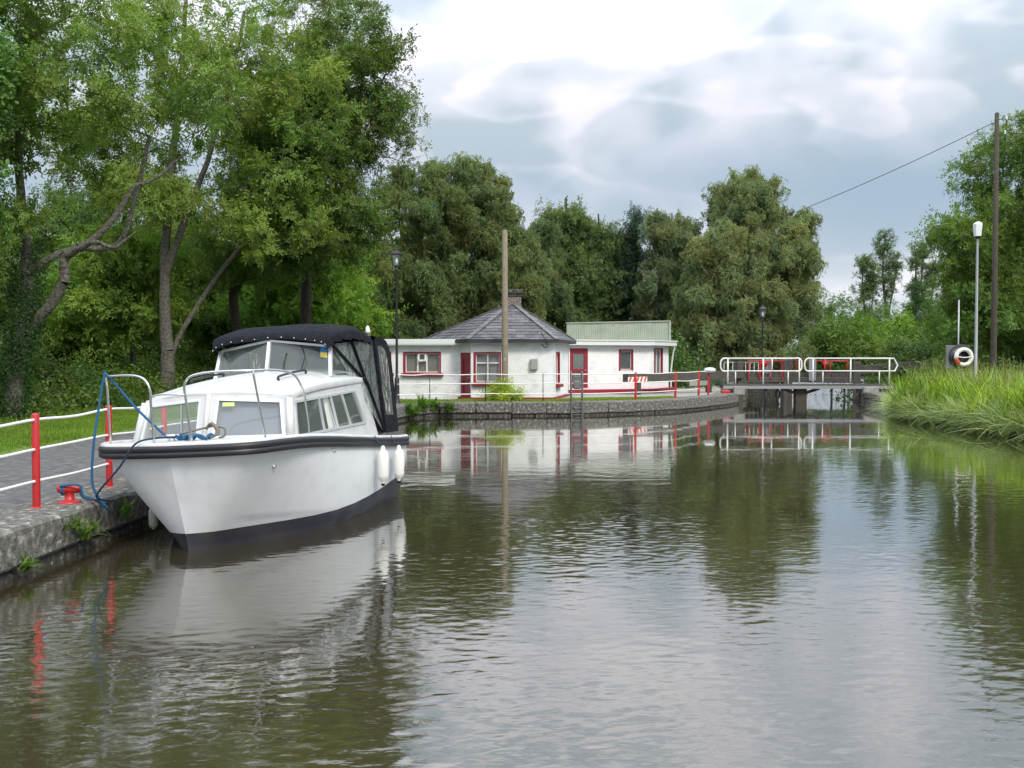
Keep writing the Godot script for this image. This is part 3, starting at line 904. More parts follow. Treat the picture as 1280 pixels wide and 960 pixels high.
	tree("alder_tree", "tall alder with a pointed top rising beyond the chimney", "trees behind the cottage", v(3.6, .4, 66), 212,
		[[[Vector3(0, 0, 0), Vector3(0, 5, 0), Vector3(.2, 9, 0), Vector3(.1, 12.6, 0)], .28, .05]],
		[[Vector3(.1, 10.4, 0), Vector3(1.5, 2.4, 1.5), 32], [Vector3(0, 6.8, .3), Vector3(2.3, 3, 2.2), 60], [Vector3(0, 3.2, .5), Vector3(2.4, 2.2, 2.2), 36]],
		{"color": Color(.078, .112, .04), "clear": 1.5, "clump": .9, "bark": M.dark_bark})
	tree("alder_tree", "alder with two rounded tops above the corrugated iron roof", "trees behind the cottage", v(6.0, .4, 68), 213,
		[[[Vector3(0, 0, 0), Vector3(0, 5, 0), Vector3(.2, 9, 0), Vector3(.1, 11.8, 0)], .28, .05]],
		[[Vector3(-.7, 9.9, 0), Vector3(1.4, 1.9, 1.4), 26], [Vector3(1.2, 8.9, 0), Vector3(1.3, 1.8, 1.4), 24], [Vector3(0, 6.2, .3), Vector3(2.6, 2.8, 2.2), 60], [Vector3(0, 2.8, .5), Vector3(2.4, 2, 2.2), 30]],
		{"color": Color(.074, .106, .038), "clear": 1.5, "clump": .9, "bark": M.dark_bark})
	tree("cypress_tree", "dark blue-green cypress between the alders and the big willow", "trees behind the cottage", v(8.6, .4, 67), 214,
		[[[Vector3(0, 0, 0), Vector3(0, 5, 0), Vector3(0, 11.6, 0)], .24, .04]],
		[[Vector3(0, 9.6, 0), Vector3(.8, 2.3, .8), 26], [Vector3(0, 6, 0), Vector3(1.5, 3.2, 1.4), 50], [Vector3(0, 2.6, 0), Vector3(1.7, 2.2, 1.6), 30]],
		{"color": Color(.03, .055, .032), "clear": 1.0, "clump": .7, "spray": "needle", "bark": M.dark_bark, "fill": .45})
	tree("willow_tree", "pale thin-topped willow beyond the cypress", "trees behind the cottage", v(10.6, .4, 65), 215,
		[[[Vector3(0, 0, 0), Vector3(0, 5, 0), Vector3(.2, 11.4, 0)], .25, .05]],
		[[Vector3(.2, 9.8, 0), Vector3(1.7, 2.0, 1.6), 34], [Vector3(0, 6, .3), Vector3(2.4, 3, 2.2), 56], [Vector3(0, 2.6, .3), Vector3(2.2, 1.8, 2), 26]],
		{"color": Color(.11, .13, .064), "clear": 1.5, "clump": .9, "spray": "willow", "leaf": M.willow_leaf})
	copy_tree(wood, v(0.5, .4, 74), 2.0, .85, "dense dark tree glimpsed behind the chimney")
	copy_tree(wood, v(13, .4, 78), 4.0, .8, "dense dark tree glimpsed behind the pale thin willow")
	copy_tree(wood, v(7, .4, 80), 5.0, .85, "dense dark tree glimpsed between alders and cypress")
	tree("weeping_willow", "great dome-shaped willow beside the lock, its branches hanging to the ground", "trees behind the cottage", v(14.0, .4, 58), 216,
		[[[Vector3(0, 0, 0), Vector3(-.1, 2, 0), Vector3(.1, 4.5, 0), Vector3(.2, 9, 0)], .32, .08],
		 [[Vector3(0, 1.2, 0), Vector3(.5, 3, .6), Vector3(1.3, 5.5, 1)], .14, .05], [[Vector3(0, 1.0, 0), Vector3(-.7, 3, .6), Vector3(-1.6, 5.5, 1)], .14, .05]],
		[[Vector3(.3, 10.6, -.4), Vector3(2.0, 2.1, 2.0), 46], [Vector3(-1.2, 7.2, .6), Vector3(2.8, 2.4, 2.8), 70], [Vector3(1.9, 7.2, .2), Vector3(2.4, 2.3, 2.6), 56], [Vector3(0, 4.6, 1.2), Vector3(4.3, 2.4, 3.2), 100], [Vector3(0, 2.3, 1.4), Vector3(4.0, 1.5, 3.0), 56]],
		{"color": Color(.14, .162, .072), "clear": 1.2, "clump": .95, "spray": "willow", "leaf": M.willow_leaf})
	tree("willow_tree", "tall willow showing its loose top behind the great dome-shaped willow", "trees behind the cottage", v(15.6, .4, 64), 217,
		[[[Vector3(0, 0, 0), Vector3(0, 5, 0), Vector3(-.2, 11.6, 0)], .25, .05]],
		[[Vector3(-.5, 11.4, 0), Vector3(1.9, 2.2, 1.7), 44], [Vector3(2.4, 9.4, .3), Vector3(2.2, 2.2, 2), 44], [Vector3(1.0, 6, .3), Vector3(4, 3, 2), 46]],
		{"color": Color(.126, .148, .062), "clear": 1.5, "clump": .9, "spray": "willow", "leaf": M.willow_leaf})
	# --- across the lock
	for k in [[36.5, 100, 12.6, "slender upright aspen with a leaning bare stem beyond the lock", 0.7], [39.0, 101, 14.6, "tallest slender aspen with a tufted top beyond the lock", 1.0], [42.2, 99, 13.0, "slender aspen with two thin stems beyond the lock", .9], [45.5, 100, 11.6, "broad-topped aspen beyond the lock", 1.2]]:
		var hh: float = k[2]
		tree("aspen_tree", k[3], "slender trees beyond the lock", v(k[0], .4, k[1]), 220 + int(k[0]),
			[[[Vector3(0, 0, 0), Vector3(.3, hh * .4, 0), Vector3(-.1, hh * .7, 0), Vector3(.1, hh - .3, 0)], .2, .05], [[Vector3(.2, hh * .3, 0), Vector3(1.0, hh * .6, 0), Vector3(1.5 * k[4], hh * .86, 0)], .12, .04]],
			[[Vector3(.1, hh - 1.4, 0), Vector3(.9 * k[4], 1.7, .8), 18], [Vector3(1.2 * k[4], hh * .78, 0), Vector3(.9 * k[4], 1.9, .8), 16], [Vector3(0, hh * .6, 0), Vector3(1.3, 2.4, .9), 26], [Vector3(.2, hh * .32, 0), Vector3(1.9, 2.4, 1.4), 34]],
			{"color": Color(.075, .11, .04), "thin": true, "clear": 3.0, "clump": .7})
	var bushes := [[22.4, 66, 2.8, 4.4, Color(.085, .135, .03), "green bush closing the gap beside the great willow"], [27.0, 80, 4.2, 6.6, Color(.09, .15, .034), "tall loose green thicket behind the lime green bush"], [38.5, 86, 4.6, 7.6, Color(.07, .12, .034), "tall rounded thicket at the foot of the aspens"], [25.5, 72, 3.2, 3.6, Color(.1, .17, .026), "lime green sallow bush behind the gate railings"], [29.5, 74, 3.4, 4.6, Color(.115, .185, .028), "tall yellow-green sallow bush beyond the lock"], [33.0, 73, 3.2, 4.6, Color(.07, .12, .03), "mid green sallow bush beyond the lock"], [27.5, 66, 2.6, 2.6, Color(.055, .095, .03), "low dark bush behind the gate railings"], [22.6, 70, 2.4, 2.6, Color(.07, .115, .026), "low green bush at the foot of the great willow"], [36.5, 74, 3.6, 5.4, Color(.06, .11, .03), "round green bush under the aspens"], [31.0, 62, 2.6, 3.0, Color(.04, .07, .03), "blue-green bush behind the leaning stake"], [34.5, 88, 5, 6.5, Color(.075, .125, .035), "wide green thicket in front of the aspens"], [44, 90, 6, 6.5, Color(.06, .11, .03), "wide darker thicket in front of the aspens"]]
	for b in bushes:
		shrub("sallow_bush", b[5], "bushes beyond the lock", v(b[0], .3, b[1]), 300 + int(b[0] * 3), Vector3(b[2], b[3], b[2]), int(110 * b[2]), {"color": b[4], "size": 1.5, "category": "bush", "spray": "ash"})
	tree("ash_tree", "large spreading ash behind the white-topped lamp post and life ring", "trees across the lock", v(25.4, .4, 46), 230,
		[[[Vector3(0, 0, 0), Vector3(-.1, 3, 0), Vector3(.1, 6, 0), Vector3(0, 11, 0)], .3, .07], [[Vector3(-.1, 2.5, 0), Vector3(-1.2, 4.6, .3), Vector3(-2.6, 6.2, .4)], .14, .05]],
		[[Vector3(-.3, 10.0, 0), Vector3(3.5, 3.2, 3), 90], [Vector3(-3.7, 7.4, .4), Vector3(2.2, 2.0, 2), 46], [Vector3(-2.6, 4.0, .6), Vector3(3.0, 1.9, 2.4), 58], [Vector3(2.5, 5, .3), Vector3(3, 3, 2.6), 50]],
		{"color": Color(.082, .13, .028), "clear": 1.8, "clump": .8, "bark": M.dark_bark})
	copy_tree(wood, v(27, .4, 52), 1.0, .85, "dense dark tree behind the spreading ash and pole")
	copy_tree(wood, v(33, .4, 58), 3.2, .8, "dense dark tree behind the utility pole")
	tree("ivy_stump", "bare topped trunk wrapped in ivy beyond the lock", "trees across the lock", v(33.5, .4, 80), 231,
		[[[Vector3(0, 0, 0), Vector3(.1, 5, 0), Vector3(0, 10.6, 0)], .2, .04]], [[Vector3(0, 10, 0), Vector3(1.0, 1.0, .8), 8], [Vector3(0, 6, 0), Vector3(.8, 2.4, .8), 16]],
		{"color": Color(.05, .09, .03), "clear": 2.0, "clump": .5, "ivy": 9.0, "bark": M.dark_bark})
	shrub("hazel_bush", "pale sprawling bush by the end of the gate railing", "", v(16.9, .4, 38.4), 330, Vector3(1.3, 1.75, 1.2), 90, {"color": Color(.12, .15, .06), "size": .75, "category": "bush", "spray": "ash"})
	shrub("hazel_bush", "low leafy bush at the foot of the life ring", "", v(18.6, .4, 36.5), 331, Vector3(1.6, 1.2, 1.2), 90, {"color": Color(.06, .115, .024), "size": .8, "category": "bush"})
	var bush_lily := shrub("golden_bush", "yellow-green spiky bush at the foot of the wooden pole", "", v(-.35, .44, 35.85), 332, Vector3(.7, .85, .5), 90, {"color": Color(.24, .3, .03), "size": .6, "category": "bush", "spray": "needle"})
	bush_lily.set_meta("category", "bush")
	# --- undergrowth at the edge of the wood
	rng.seed = 400
	var spots := []
	for k in 900:
		var d := rr(12, 45)
		var back := pow(rr(0, 1), 1.3) * 9.0
		var x := -12.7 - back + sin(d * 1.3) * .4
		var top := clampf(.3 + back * .55, .3, 2.6) * rr(.3, 1.0)
		spots.append(tuft_at(v(x, .45 + top * rr(.1, 1.0), d), rr(.7, 1.2), .6))
	for k in 130:
		spots.append(tuft_at(v(rr(-13, -5.5), .45 + rr(0, 1.6), rr(42.5, 50)), rr(.8, 1.5), 1.0))
	scatter("undergrowth", "tangle of brambles and nettles along the edge of the wood", "undergrowth", thicket, M.leaf, spots, Color(.09, .15, .026), .4)
	spots = []
	for k in 420:
		spots.append(tuft_at(v(rr(22, 60), .3 + rr(0, 1.6), rr(56, 84)), rr(1.2, 2.0), 1.0))
	for k in 90:
		spots.append(tuft_at(v(rr(17, 30), .3 + rr(0, .9), rr(38, 50)), rr(.8, 1.4), 1.0))
	for k in 150:
		spots.append(tuft_at(v(rr(2, 10.2), .3 + rr(0, 2.0), rr(50, 62)), rr(1.0, 1.7), 1.0))
	scatter("scrub", "low scrub and weeds filling the ground behind the lock", "scrub", thicket, M.leaf, spots, Color(.075, .125, .026), .4)
	# --- grass
	var tuft := blades_mesh(230, .5, .05, .13, .005, .5, 410, 2)
	spots = []
	for k in 820:
		var d := 11.0 + 26.0 * pow(rr(0, 1), 1.2)
		spots.append(tuft_at(v(rr(-13.2, -9.15), .463, d), rr(.7, 1.2), .05))
	for k in 190:
		var x := rr(-13.2, -12.4)
		spots.append(tuft_at(v(x, .463, rr(11, 37)), rr(1.0, 1.9)))
	scatter("grass", "short mown grass beside the tarmac towpath", "grass", tuft, M.grass_leaf, spots, Color(.13, .21, .022), .3)
	spots = []
	for k in 420:
		var x := rr(-5.6, 6.4)
		var y0 := 35.1 if x < 2.3 else 35.5 + (x - 2.3) * .68
		var y1 := 36.9 if x < 1.4 else 37.6 + (x - 1.4) * .36
		spots.append(tuft_at(v(x, .47, rr(y0 + .3, y1 - .3)), rr(.5, .9), .05))
	scatter("grass", "strip of bright lawn between lockside railing and cottage", "grass", tuft, M.grass_leaf, spots, Color(.18, .25, .026), .25)
	# --- reeds and long grass on the bank across the water
	var reed := blades_mesh(46, .5, .5, 1.8, .019, .85, 420, 5)
	spots = []
	for k in 900:
		var d := rr(13, 37)
		var x := 13.55 + pow(rr(0, 1), 1.2) * 7.5 + (maxf(0.0, d - 33.0) * .35)
		spots.append(tuft_at(v(x, .36, d), rr(.75, 1.15), .18))
	scatter("reeds", "tall bright green reeds and flag leaves on the bank across the water", "reeds", reed, M.grass_leaf, spots, Color(.19, .28, .022), .45)
	var fall := blades_mesh(16, .2, .6, 1.15, .013, 1.6, 421, 6)
	spots = []
	for k in 900:
		var d := rr(14, 36.5)
		var x := 13.42 + rr(-.12, .45) + maxf(0.0, d - 33.0) * .32
		var t := tuft_at(v(x, rr(-.02, .4), d), rr(.6, 1.0), .2)
		spots.append(Transform3D(Basis(Vector3(0, 0, 1), rr(.2, .9)) * t.basis, t.origin))
	scatter("sedge", "pale drooping sedge hanging over the water's edge below the reeds", "sedge", fall, M.grass_leaf, spots, Color(.33, .4, .15), .35)
	var dock := bough_mesh("broad", 5, 423)
	spots = []
	for k in 90:
		var d := rr(18, 37)
		spots.append(tuft_at(v(13.9 + rr(0, 4.5) + maxf(0.0, d - 33.0) * .35, rr(.6, 1.2), d), rr(.4, .75), .3))
	scatter("bank_weeds", "broad-leaved weeds and willowherb growing among the reeds", "weeds", dock, M.leaf, spots, Color(.1, .16, .035), .4)
	var seed_head := blades_mesh(7, .3, 1.4, 2.1, .008, .3, 422, 4)
	spots = []
	for k in 300:
		var d := rr(16, 36)
		spots.append(tuft_at(v(13.8 + rr(0, 5) + maxf(0.0, d - 33.0) * .3, .4, d), rr(.8, 1.1), .1))
	scatter("seeding_grass", "thin straw-coloured flowering stems standing above the reeds", "grass", seed_head, M.grass_leaf, spots, Color(.3, .3, .14), .25)
	# --- plants in the quay wall
	var fern := blades_mesh(18, .05, .14, .32, .016, 1.1, 430, 4)
	var wall_plants := [[-4.74, 9.25, .12, .55], [-4.7, 10.2, .3, .6], [-4.68, 10.5, .2, .7], [-4.82, 8.5, .14, .4], [-4.64, 11.4, .3, .7], [-3.62, 32.6, .25, 2.0], [-3.3, 33.6, .3, 2.4], [-2.9, 34.0, .25, 2.2], [-2.3, 34.3, .2, 1.8], [-3.5, 33.2, .12, 2.0]]
	var near_labels := ["small fern tuft low on the quay face between the tiny tuft and the bollard", "leafy tuft high on the quay face just before the red bollard", "leafy tuft lower on the quay face below the red bollard", "tiny fern tuft low on the quay face well clear of the boat", "leafy tuft on the quay face in the shade behind the boat's bow"]
	var n := 0
	for p in wall_plants:
		rng.seed = 440 + n
		var xf := []
		var cols := []
		for k in 5:
			xf.append(Transform3D(Basis(Vector3(0, 0, 1), rr(-.9, -.3)) * Basis(Vector3.UP, rr(0, TAU)) * p[3], Vector3(rr(-.04, .04), rr(-.05, .05), rr(-.14, .14))))
			cols.append(tint(Color(.1, .19, .03), .25))
		var o := multi("wall_fern", fern, M.grass_leaf, xf, cols)
		o.position = v(p[0], p[2], p[1])
		tag(o, near_labels[n] if n < 5 else "leafy plant hanging from the corner of the far quay wall", "plant", "plants in the near quay wall" if n < 5 else "plants on the far quay corner")
		n += 1

# ------------------------------------------------------------------ the boat
# in the boat's own axes: aft from the stem head, lateral to port, height above water
func B(aft: float, lat: float, h: float) -> Vector3:
	return Vector3(lat, h, -aft)

func table(t: Array, x: float) -> float:
	if x <= t[0][0]: return t[0][1]
	for i in t.size() - 1:
		if x <= t[i + 1][0]:
			var f: float = (x - t[i][0]) / (t[i + 1][0] - t[i][0])
			var p0: float = t[maxi(i - 1, 0)][1]
			var p3: float = t[mini(i + 2, t.size() - 1)][1]
			return clampf(cubic_interpolate(t[i][1], t[i + 1][1], p0, p3, f), minf(t[i][1], t[i + 1][1]), maxf(t[i][1], t[i + 1][1]))
	return t[-1][1]

const SHEER := [[0.0, 1.17], [0.5, 1.17], [1.0, 1.15], [1.5, 1.11], [2.2, 1.04], [3.2, .94], [4.72, .83]]
const BEAM := [[0.0, .0], [.05, .46], [.13, .76], [.28, .93], [.6, 1.04], [1.1, 1.11], [2.0, 1.18], [3.2, 1.22], [4.72, 1.18]]
const LOWER := [[.33, .0], [.45, .13], [.8, .36], [1.2, .62], [1.8, .95], [2.4, 1.1], [3.2, 1.13], [4.72, 1.03]]
const BOOT := [[0.0, .2], [1.5, .16], [2.6, .19], [3.6, .24], [4.72, .3]]
const STATIONS := [0.0, .02, .05, .09, .14, .21, .3, .43, .6, .83, 1.1, 1.45, 1.85, 2.3, 2.8, 3.3, 3.8, 4.3, 4.72]

func hull_point(aft: float, k: float, side: float) -> Vector3:
	# k runs from 0 at the gunwale to 1 at the waterline and on to 1.3 under water
	var top := table(SHEER, aft)
	var g := table(BEAM, aft)
	var wa := .33 + aft * (4.72 - .33) / 4.72
	var w := table(LOWER, wa)
	var kk := minf(k, 1.0)
	var curve := sin(kk * PI) * .03 * smoothstep(.3, 1.4, aft)
	var a := lerpf(aft, wa, kk)
	var l := lerpf(g, w, pow(kk, 1.15)) + curve
	var h := lerpf(top, 0.0, kk)
	# a shallow spray knuckle running back from the bow
	l -= .016 * smoothstep(0.0, .05, kk - lerpf(.7, .88, clampf((aft - .3) / 2.0, 0, 1))) * smoothstep(.25, .5, aft) * (1.0 - smoothstep(1.8, 2.6, aft))
	if k > 1.0:
		h = -(k - 1.0)
		l *= .93
	return B(a, l * side, h)

func hull_rows(s: SurfaceTool, ks: Callable, n: int) -> void:
	for side in [-1.0, 1.0]:
		s.set_smooth_group(1 if side > 0 else 2)
		for i in STATIONS.size() - 1:
			for j in n:
				var a0: float = ks.call(STATIONS[i], float(j) / n)
				var a1: float = ks.call(STATIONS[i], float(j + 1) / n)
				var b0: float = ks.call(STATIONS[i + 1], float(j) / n)
				var b1: float = ks.call(STATIONS[i + 1], float(j + 1) / n)
				quado(s, hull_point(STATIONS[i], a0, side), hull_point(STATIONS[i], a1, side), hull_point(STATIONS[i + 1], b1, side), hull_point(STATIONS[i + 1], b0, side), B(2.3, 0, .6))
	s.set_smooth_group(-1)
	for j in n:
		var k0: float = ks.call(4.72, float(j) / n)
		var k1: float = ks.call(4.72, float(j + 1) / n)
		quado(s, hull_point(4.72, k0, 1), hull_point(4.72, k1, 1), hull_point(4.72, k1, -1), hull_point(4.72, k0, -1), B(2.3, 0, .6))

# ring of four quads: the panel p (four corners) with the opening w (four corners, given inside the panel as u, v)
func on_panel(p: Array, u: float, w: float) -> Vector3:
	return (p[0].lerp(p[1], u) as Vector3).lerp(p[3].lerp(p[2], u), w)

func holed(s: SurfaceTool, p: Array, hole: Array, o: Vector3, th := .03) -> Array:
	var q := []
	for c in hole: q.append(on_panel(p, c[0], c[1]))
	var n: Vector3 = (p[1] - p[0]).cross(p[3] - p[0]).normalized()
	if n.dot(p[0] - o) < 0: n = -n
	for i in 4:
		var k := (i + 1) % 4
		quado(s, p[i], p[k], q[k], q[i], o)
		quad(s, p[i] - n * th, p[k] - n * th, q[k] - n * th, q[i] - n * th)
		quad(s, q[i], q[k], q[k] - n * th, q[i] - n * th)
	return [q, n]

# frame strip round an opening, with its pane
func light_frame(parent: Node, q: Array, n: Vector3, called: String, wd: float, frame: Material, pane: Material, splits: Array = []) -> MeshInstance3D:
	var s := st()
	var c: Vector3 = (q[0] + q[1] + q[2] + q[3]) / 4.0
	for i in 4:
		bar(s, q[i] + (q[i] - q[(i + 1) % 4]).normalized() * wd * .5, q[(i + 1) % 4] + (q[(i + 1) % 4] - q[i]).normalized() * wd * .5, wd, .03, n)
	for u in splits:
		bar(s, q[0].lerp(q[1], u), q[3].lerp(q[2], u), wd * .8, .024, n)
	var f := obj(called, s, frame, parent)
	var cuts := [0.0] + splits + [1.0]
	for i in cuts.size() - 1:
		s = st()
		var off := n * (-.004 - .007 * (i % 2))
		quado(s, q[0].lerp(q[1], cuts[i]) + off, q[0].lerp(q[1], cuts[i + 1]) + off, q[3].lerp(q[2], cuts[i + 1]) + off, q[3].lerp(q[2], cuts[i]) + off, c - n)
		obj("pane", s, pane, f)
	return f

func boat() -> void:
	var b := thing("cabin_cruiser", "white cabin cruiser with black canvas canopy moored at the quay", "boat", v(-3.66, 0, 10.3))
	b.transform.basis = Basis(Vector3.UP, deg_to_rad(-10.0)) * Basis(Vector3.BACK, deg_to_rad(2.6)) * Basis.from_scale(Vector3(1.02, 1.0, 1.045))
	var mid := B(2.4, 0, 1.3)
	# hull in two colours
	var s := st(false)
	hull_rows(s, func(a, t): return lerpf(0.0, 1.0 - table(BOOT, a) / table(SHEER, a), t), 24)
	var hull := obj("hull", s, M.gelcoat, b)
	s = st(false)
	hull_rows(s, func(a, t): return lerpf(1.0 - table(BOOT, a) / table(SHEER, a), 1.3, t), 4)
	obj("hull_bottom", s, M.antifoul, b)
	# deck
	s = st(false)
	for i in STATIONS.size() - 1:
		for j in 8:
			var u0 := j / 4.0 - 1.0
			var u1 := (j + 1) / 4.0 - 1.0
			var f := func(a: float, u: float): return B(a, table(BEAM, a) * u, table(SHEER, a) + .03 + .03 * (1 - u * u))
			quado(s, f.call(STATIONS[i], u0), f.call(STATIONS[i], u1), f.call(STATIONS[i + 1], u1), f.call(STATIONS[i + 1], u0), B(2, 0, -5))
	obj("deck", s, M.deck_white, b)
	# rubbing strake: a deep black fender strip with a groove, and a white toe rail on it
	var prof := [Vector2(0, .035), Vector2(.035, .03), Vector2(.05, .012), Vector2(.05, -.028), Vector2(.036, -.036), Vector2(.05, -.044), Vector2(.048, -.085), Vector2(.03, -.1), Vector2(0, -.1)]
	var toe := [Vector2(-.05, .03), Vector2(-.045, .062), Vector2(.012, .066), Vector2(.03, .05), Vector2(.032, .034)]
	var ring := []
	for i in range(STATIONS.size() - 1, -1, -1): ring.append([STATIONS[i], -1.0])
	for i in STATIONS.size(): ring.append([STATIONS[i], 1.0])
	for which in [[prof, "rubbing_strake", M.rubber], [toe, "toe_rail", M.deck_white]]:
		s = st(false)
		var rows := []
		for i in ring.size():
			var a := B(ring[maxi(i - 1, 0)][0], table(BEAM, ring[maxi(i - 1, 0)][0]) * ring[maxi(i - 1, 0)][1], 0)
			var c := B(ring[mini(i + 1, ring.size() - 1)][0], table(BEAM, ring[mini(i + 1, ring.size() - 1)][0]) * ring[mini(i + 1, ring.size() - 1)][1], 0)
			var t := (c - a).normalized()
			var out := t.cross(Vector3.UP) * -1.0
			if out.dot(B(ring[i][0] - 2.0, ring[i][1] * 1.0, 0)) < 0: out = -out
			var p := B(ring[i][0], table(BEAM, ring[i][0]) * ring[i][1], table(SHEER, ring[i][0]))
			var row := []
			for q in which[0]: row.append(p + out * (q.x + .004) + Vector3.UP * q.y)
			rows.append(row)
		for i in rows.size() - 1:
			for k in rows[i].size() - 1:
				quado(s, rows[i][k], rows[i][k + 1], rows[i + 1][k + 1], rows[i + 1][k], (rows[i][0] + rows[i][-1]) / 2.0 * .99)
		obj(which[1], s, which[2], b)
	# --- cabin: two front panels meeting at a pillar, two sides
	var h0 := 1.1
	var base := {"c": B(.76, 0, h0 + .04), "p": B(.95, .97, h0 + .01), "s": B(.95, -.97, h0 + .01), "pa": B(4.02, .99, .9), "sa": B(4.02, -.99, .9)}
	var eave := {"c": B(.95, 0, 1.72), "p": B(1.12, .9, 1.67), "s": B(1.12, -.9, 1.67), "pa": B(3.62, .93, 1.76), "sa": B(3.62, -.93, 1.76)}
	var cab := st()
	var fp := [base.c, base.p, eave.p, eave.c]
	var fs := [base.s, base.c, eave.c, eave.s]
	var sp := [base.p, base.pa, eave.pa, eave.p]
	var ss := [base.s, base.sa, eave.sa, eave.s]
	var wins := []
	wins.append([holed(cab, fp, [[.1, .14], [.92, .16], [.9, .87], [.12, .9]], mid), "front_window", [], M.pane])
	wins.append([holed(cab, fs, [[.08, .16], [.9, .14], [.88, .9], [.1, .87]], mid), "front_window", [], M.pane])
	wins.append([holed(cab, sp, [[.06, .14], [.86, .3], [.82, .87], [.06, .84]], mid), "side_window", [.36, .56, .76], M.pane])
	wins.append([holed(cab, ss, [[.06, .14], [.86, .3], [.82, .87], [.06, .84]], mid), "side_window", [.36, .56, .76], M.pane])
	for side in [-1.0, 1.0]:
		quad(cab, B(4.02, .99 * side, .9), B(3.62, .93 * side, 1.76), B(3.62, .86 * side, 1.76), B(4.02, .9 * side, .9))
	var cabin := obj("cabin", cab, M.deck_white, b)
	for w in wins:
		light_frame(b, w[0][0], w[0][1], w[1], .032, M.alloy, w[3], w[2])
	# rounded corner posts
	s = st(false)
	tube(s, [base.c, eave.c], .03, 8)
	obj("corner_post", s, M.deck_white, cabin)
	for k in ["p", "s"]:
		s = st(false)
		tube(s, [base[k], base[k].lerp(eave[k], .94)], .045, 10)
		obj("corner_post", s, M.deck_white, cabin)
	# roof with camber and a turned-down edge
	s = st(false)
	var ra := [.93, .97, 1.05, 1.2, 1.5, 1.9, 2.3, 2.7, 3.2, 3.66]
	var edge := [[.93, 1.715], [1.2, 1.735], [2.0, 1.78], [3.66, 1.82]]
	var crest := [[.93, 1.735], [1.05, 1.78], [1.5, 1.88], [2.3, 1.95], [2.7, 1.97], [3.66, 1.98]]
	var wide := [[.93, .9], [1.2, .945], [3.66, .96]]
	var rf := func(a: float, u: float) -> Vector3:
		var front := .93 + .2 * absf(u)
		var aa := lerpf(front, 3.66, (a - .93) / 2.73)
		var l: float = table(wide, a) * u
		var h: float = lerpf(table(crest, a), table(edge, a), pow(absf(u), 2.6)) - .045 * smoothstep(.3, 1.0, absf(u)) * (1.0 - smoothstep(.93, 1.3, a))
		return B(aa, l, h)
	for i in ra.size() - 1:
		for j in 20:
			var u0 := j / 10.0 - 1.0
			var u1 := (j + 1) / 10.0 - 1.0
			quado(s, rf.call(ra[i], u0), rf.call(ra[i], u1), rf.call(ra[i + 1], u1), rf.call(ra[i + 1], u0), B(2.3, 0, 0))
	for i in ra.size() - 1:
		for u in [-1.0, 1.0]:
			var p: Vector3 = rf.call(ra[i], u)
			var q: Vector3 = rf.call(ra[i + 1], u)
			quado(s, p, q, q - Vector3(u * .02, .07, 0), p - Vector3(u * .02, .07, 0), mid)
	for j in 20:
		var p: Vector3 = rf.call(.93, j / 10.0 - 1.0)
		var q: Vector3 = rf.call(.93, (j + 1) / 10.0 - 1.0)
		quado(s, p, q, q + Vector3(0, -.06, -.03), p + Vector3(0, -.06, -.03), mid)
	obj("cabin_roof", s, M.deck_white, b)
	# inside: sole, bunks and a grey curtain drawn across the port front window
	s = st()
	box(s, B(2.6, 0, .62), Vector3(1.6, .04, 2.0))
	box(s, B(2.5, .62, .8), Vector3(.5, .32, 1.6))
	box(s, B(2.5, -.62, .8), Vector3(.5, .32, 1.6))
	box(s, B(3.55, 0, 1.2), Vector3(1.7, 1.1, .05))
	obj("cabin_lining", s, M.interior, b)
	s = st()
	cbox(s, B(2.5, .62, 1.02), Vector3(.5, .1, 1.6), .03)
	cbox(s, B(2.5, -.62, 1.02), Vector3(.5, .1, 1.6), .03)
	obj("bunk_cushion", s, M.seat_blue, b)
	s = st()
	for i in 24:
		var f := func(t: float): return on_panel(fp, lerpf(.08, .93, t), .06) + Vector3(0, 0, -.07 - .002 * sin(t * 9.0))
		var g := func(t: float): return on_panel(fp, lerpf(.08, .93, t), .92) + Vector3(0, 0, -.07 - .002 * sin(t * 9.0))
		quad(s, f.call(i / 24.0), f.call((i + 1) / 24.0), g.call((i + 1) / 24.0), g.call(i / 24.0))
	obj("blind", s, M.curtain_grey, b)
	for k in [.44]:
		s = st()
		for i in 8:
			var f := func(t: float): return on_panel(sp, k + .1 * t, .16) + Vector3(-.06 - .012 * sin(t * 20.0), 0, 0)
			var g := func(t: float): return on_panel(sp, k + .1 * t * (.6 if k > .2 else 1.0), .84) + Vector3(-.06 - .012 * sin(t * 20.0), 0, 0)
			quad(s, f.call(i / 8.0), f.call((i + 1) / 8.0), g.call((i + 1) / 8.0), g.call(i / 8.0))
		obj("curtain", s, M.white_plastic, b)
	# stickers and the scribbled name on the roof edge
	s = st()
	var sq := []
	for c in [[.18, .76], [.33, .765], [.325, .845], [.18, .84]]: sq.append(on_panel(fp, c[0], c[1]) + Vector3(0, 0, .006))
	quad(s, sq[0], sq[1], sq[2], sq[3])
	obj("window_sticker", s, M.sticker_lime, b)
	s = st(false)
	var sc := []
	for i in 40:
		var t := i / 39.0
		sc.append(rf.call(2.9 + .42 * t, .86 - .06 * absf(sin(t * 18.0))) + Vector3(0, .006, 0))
	tube(s, sc, .006, 5)
	obj("name_lettering", s, M.rubber, b)
	# --- windscreen: posts, panes
	var wb := [B(2.66, -.82, 1.86), B(2.5, 0, 1.95), B(2.66, .82, 1.86), B(3.5, .88, 1.84), B(3.5, -.88, 1.84)]
	var wt := [B(2.8, -.78, 2.27), B(2.64, 0, 2.38), B(2.8, .78, 2.27), B(3.55, .86, 2.3), B(3.55, -.86, 2.3)]
	s = st()
	for i in 3: bar(s, wb[i], wt[i], .045, .04, Vector3.BACK)
	for i in 2:
		bar(s, wb[i], wb[i + 1], .03, .03)
		bar(s, wt[i], wt[i + 1], .03, .03)
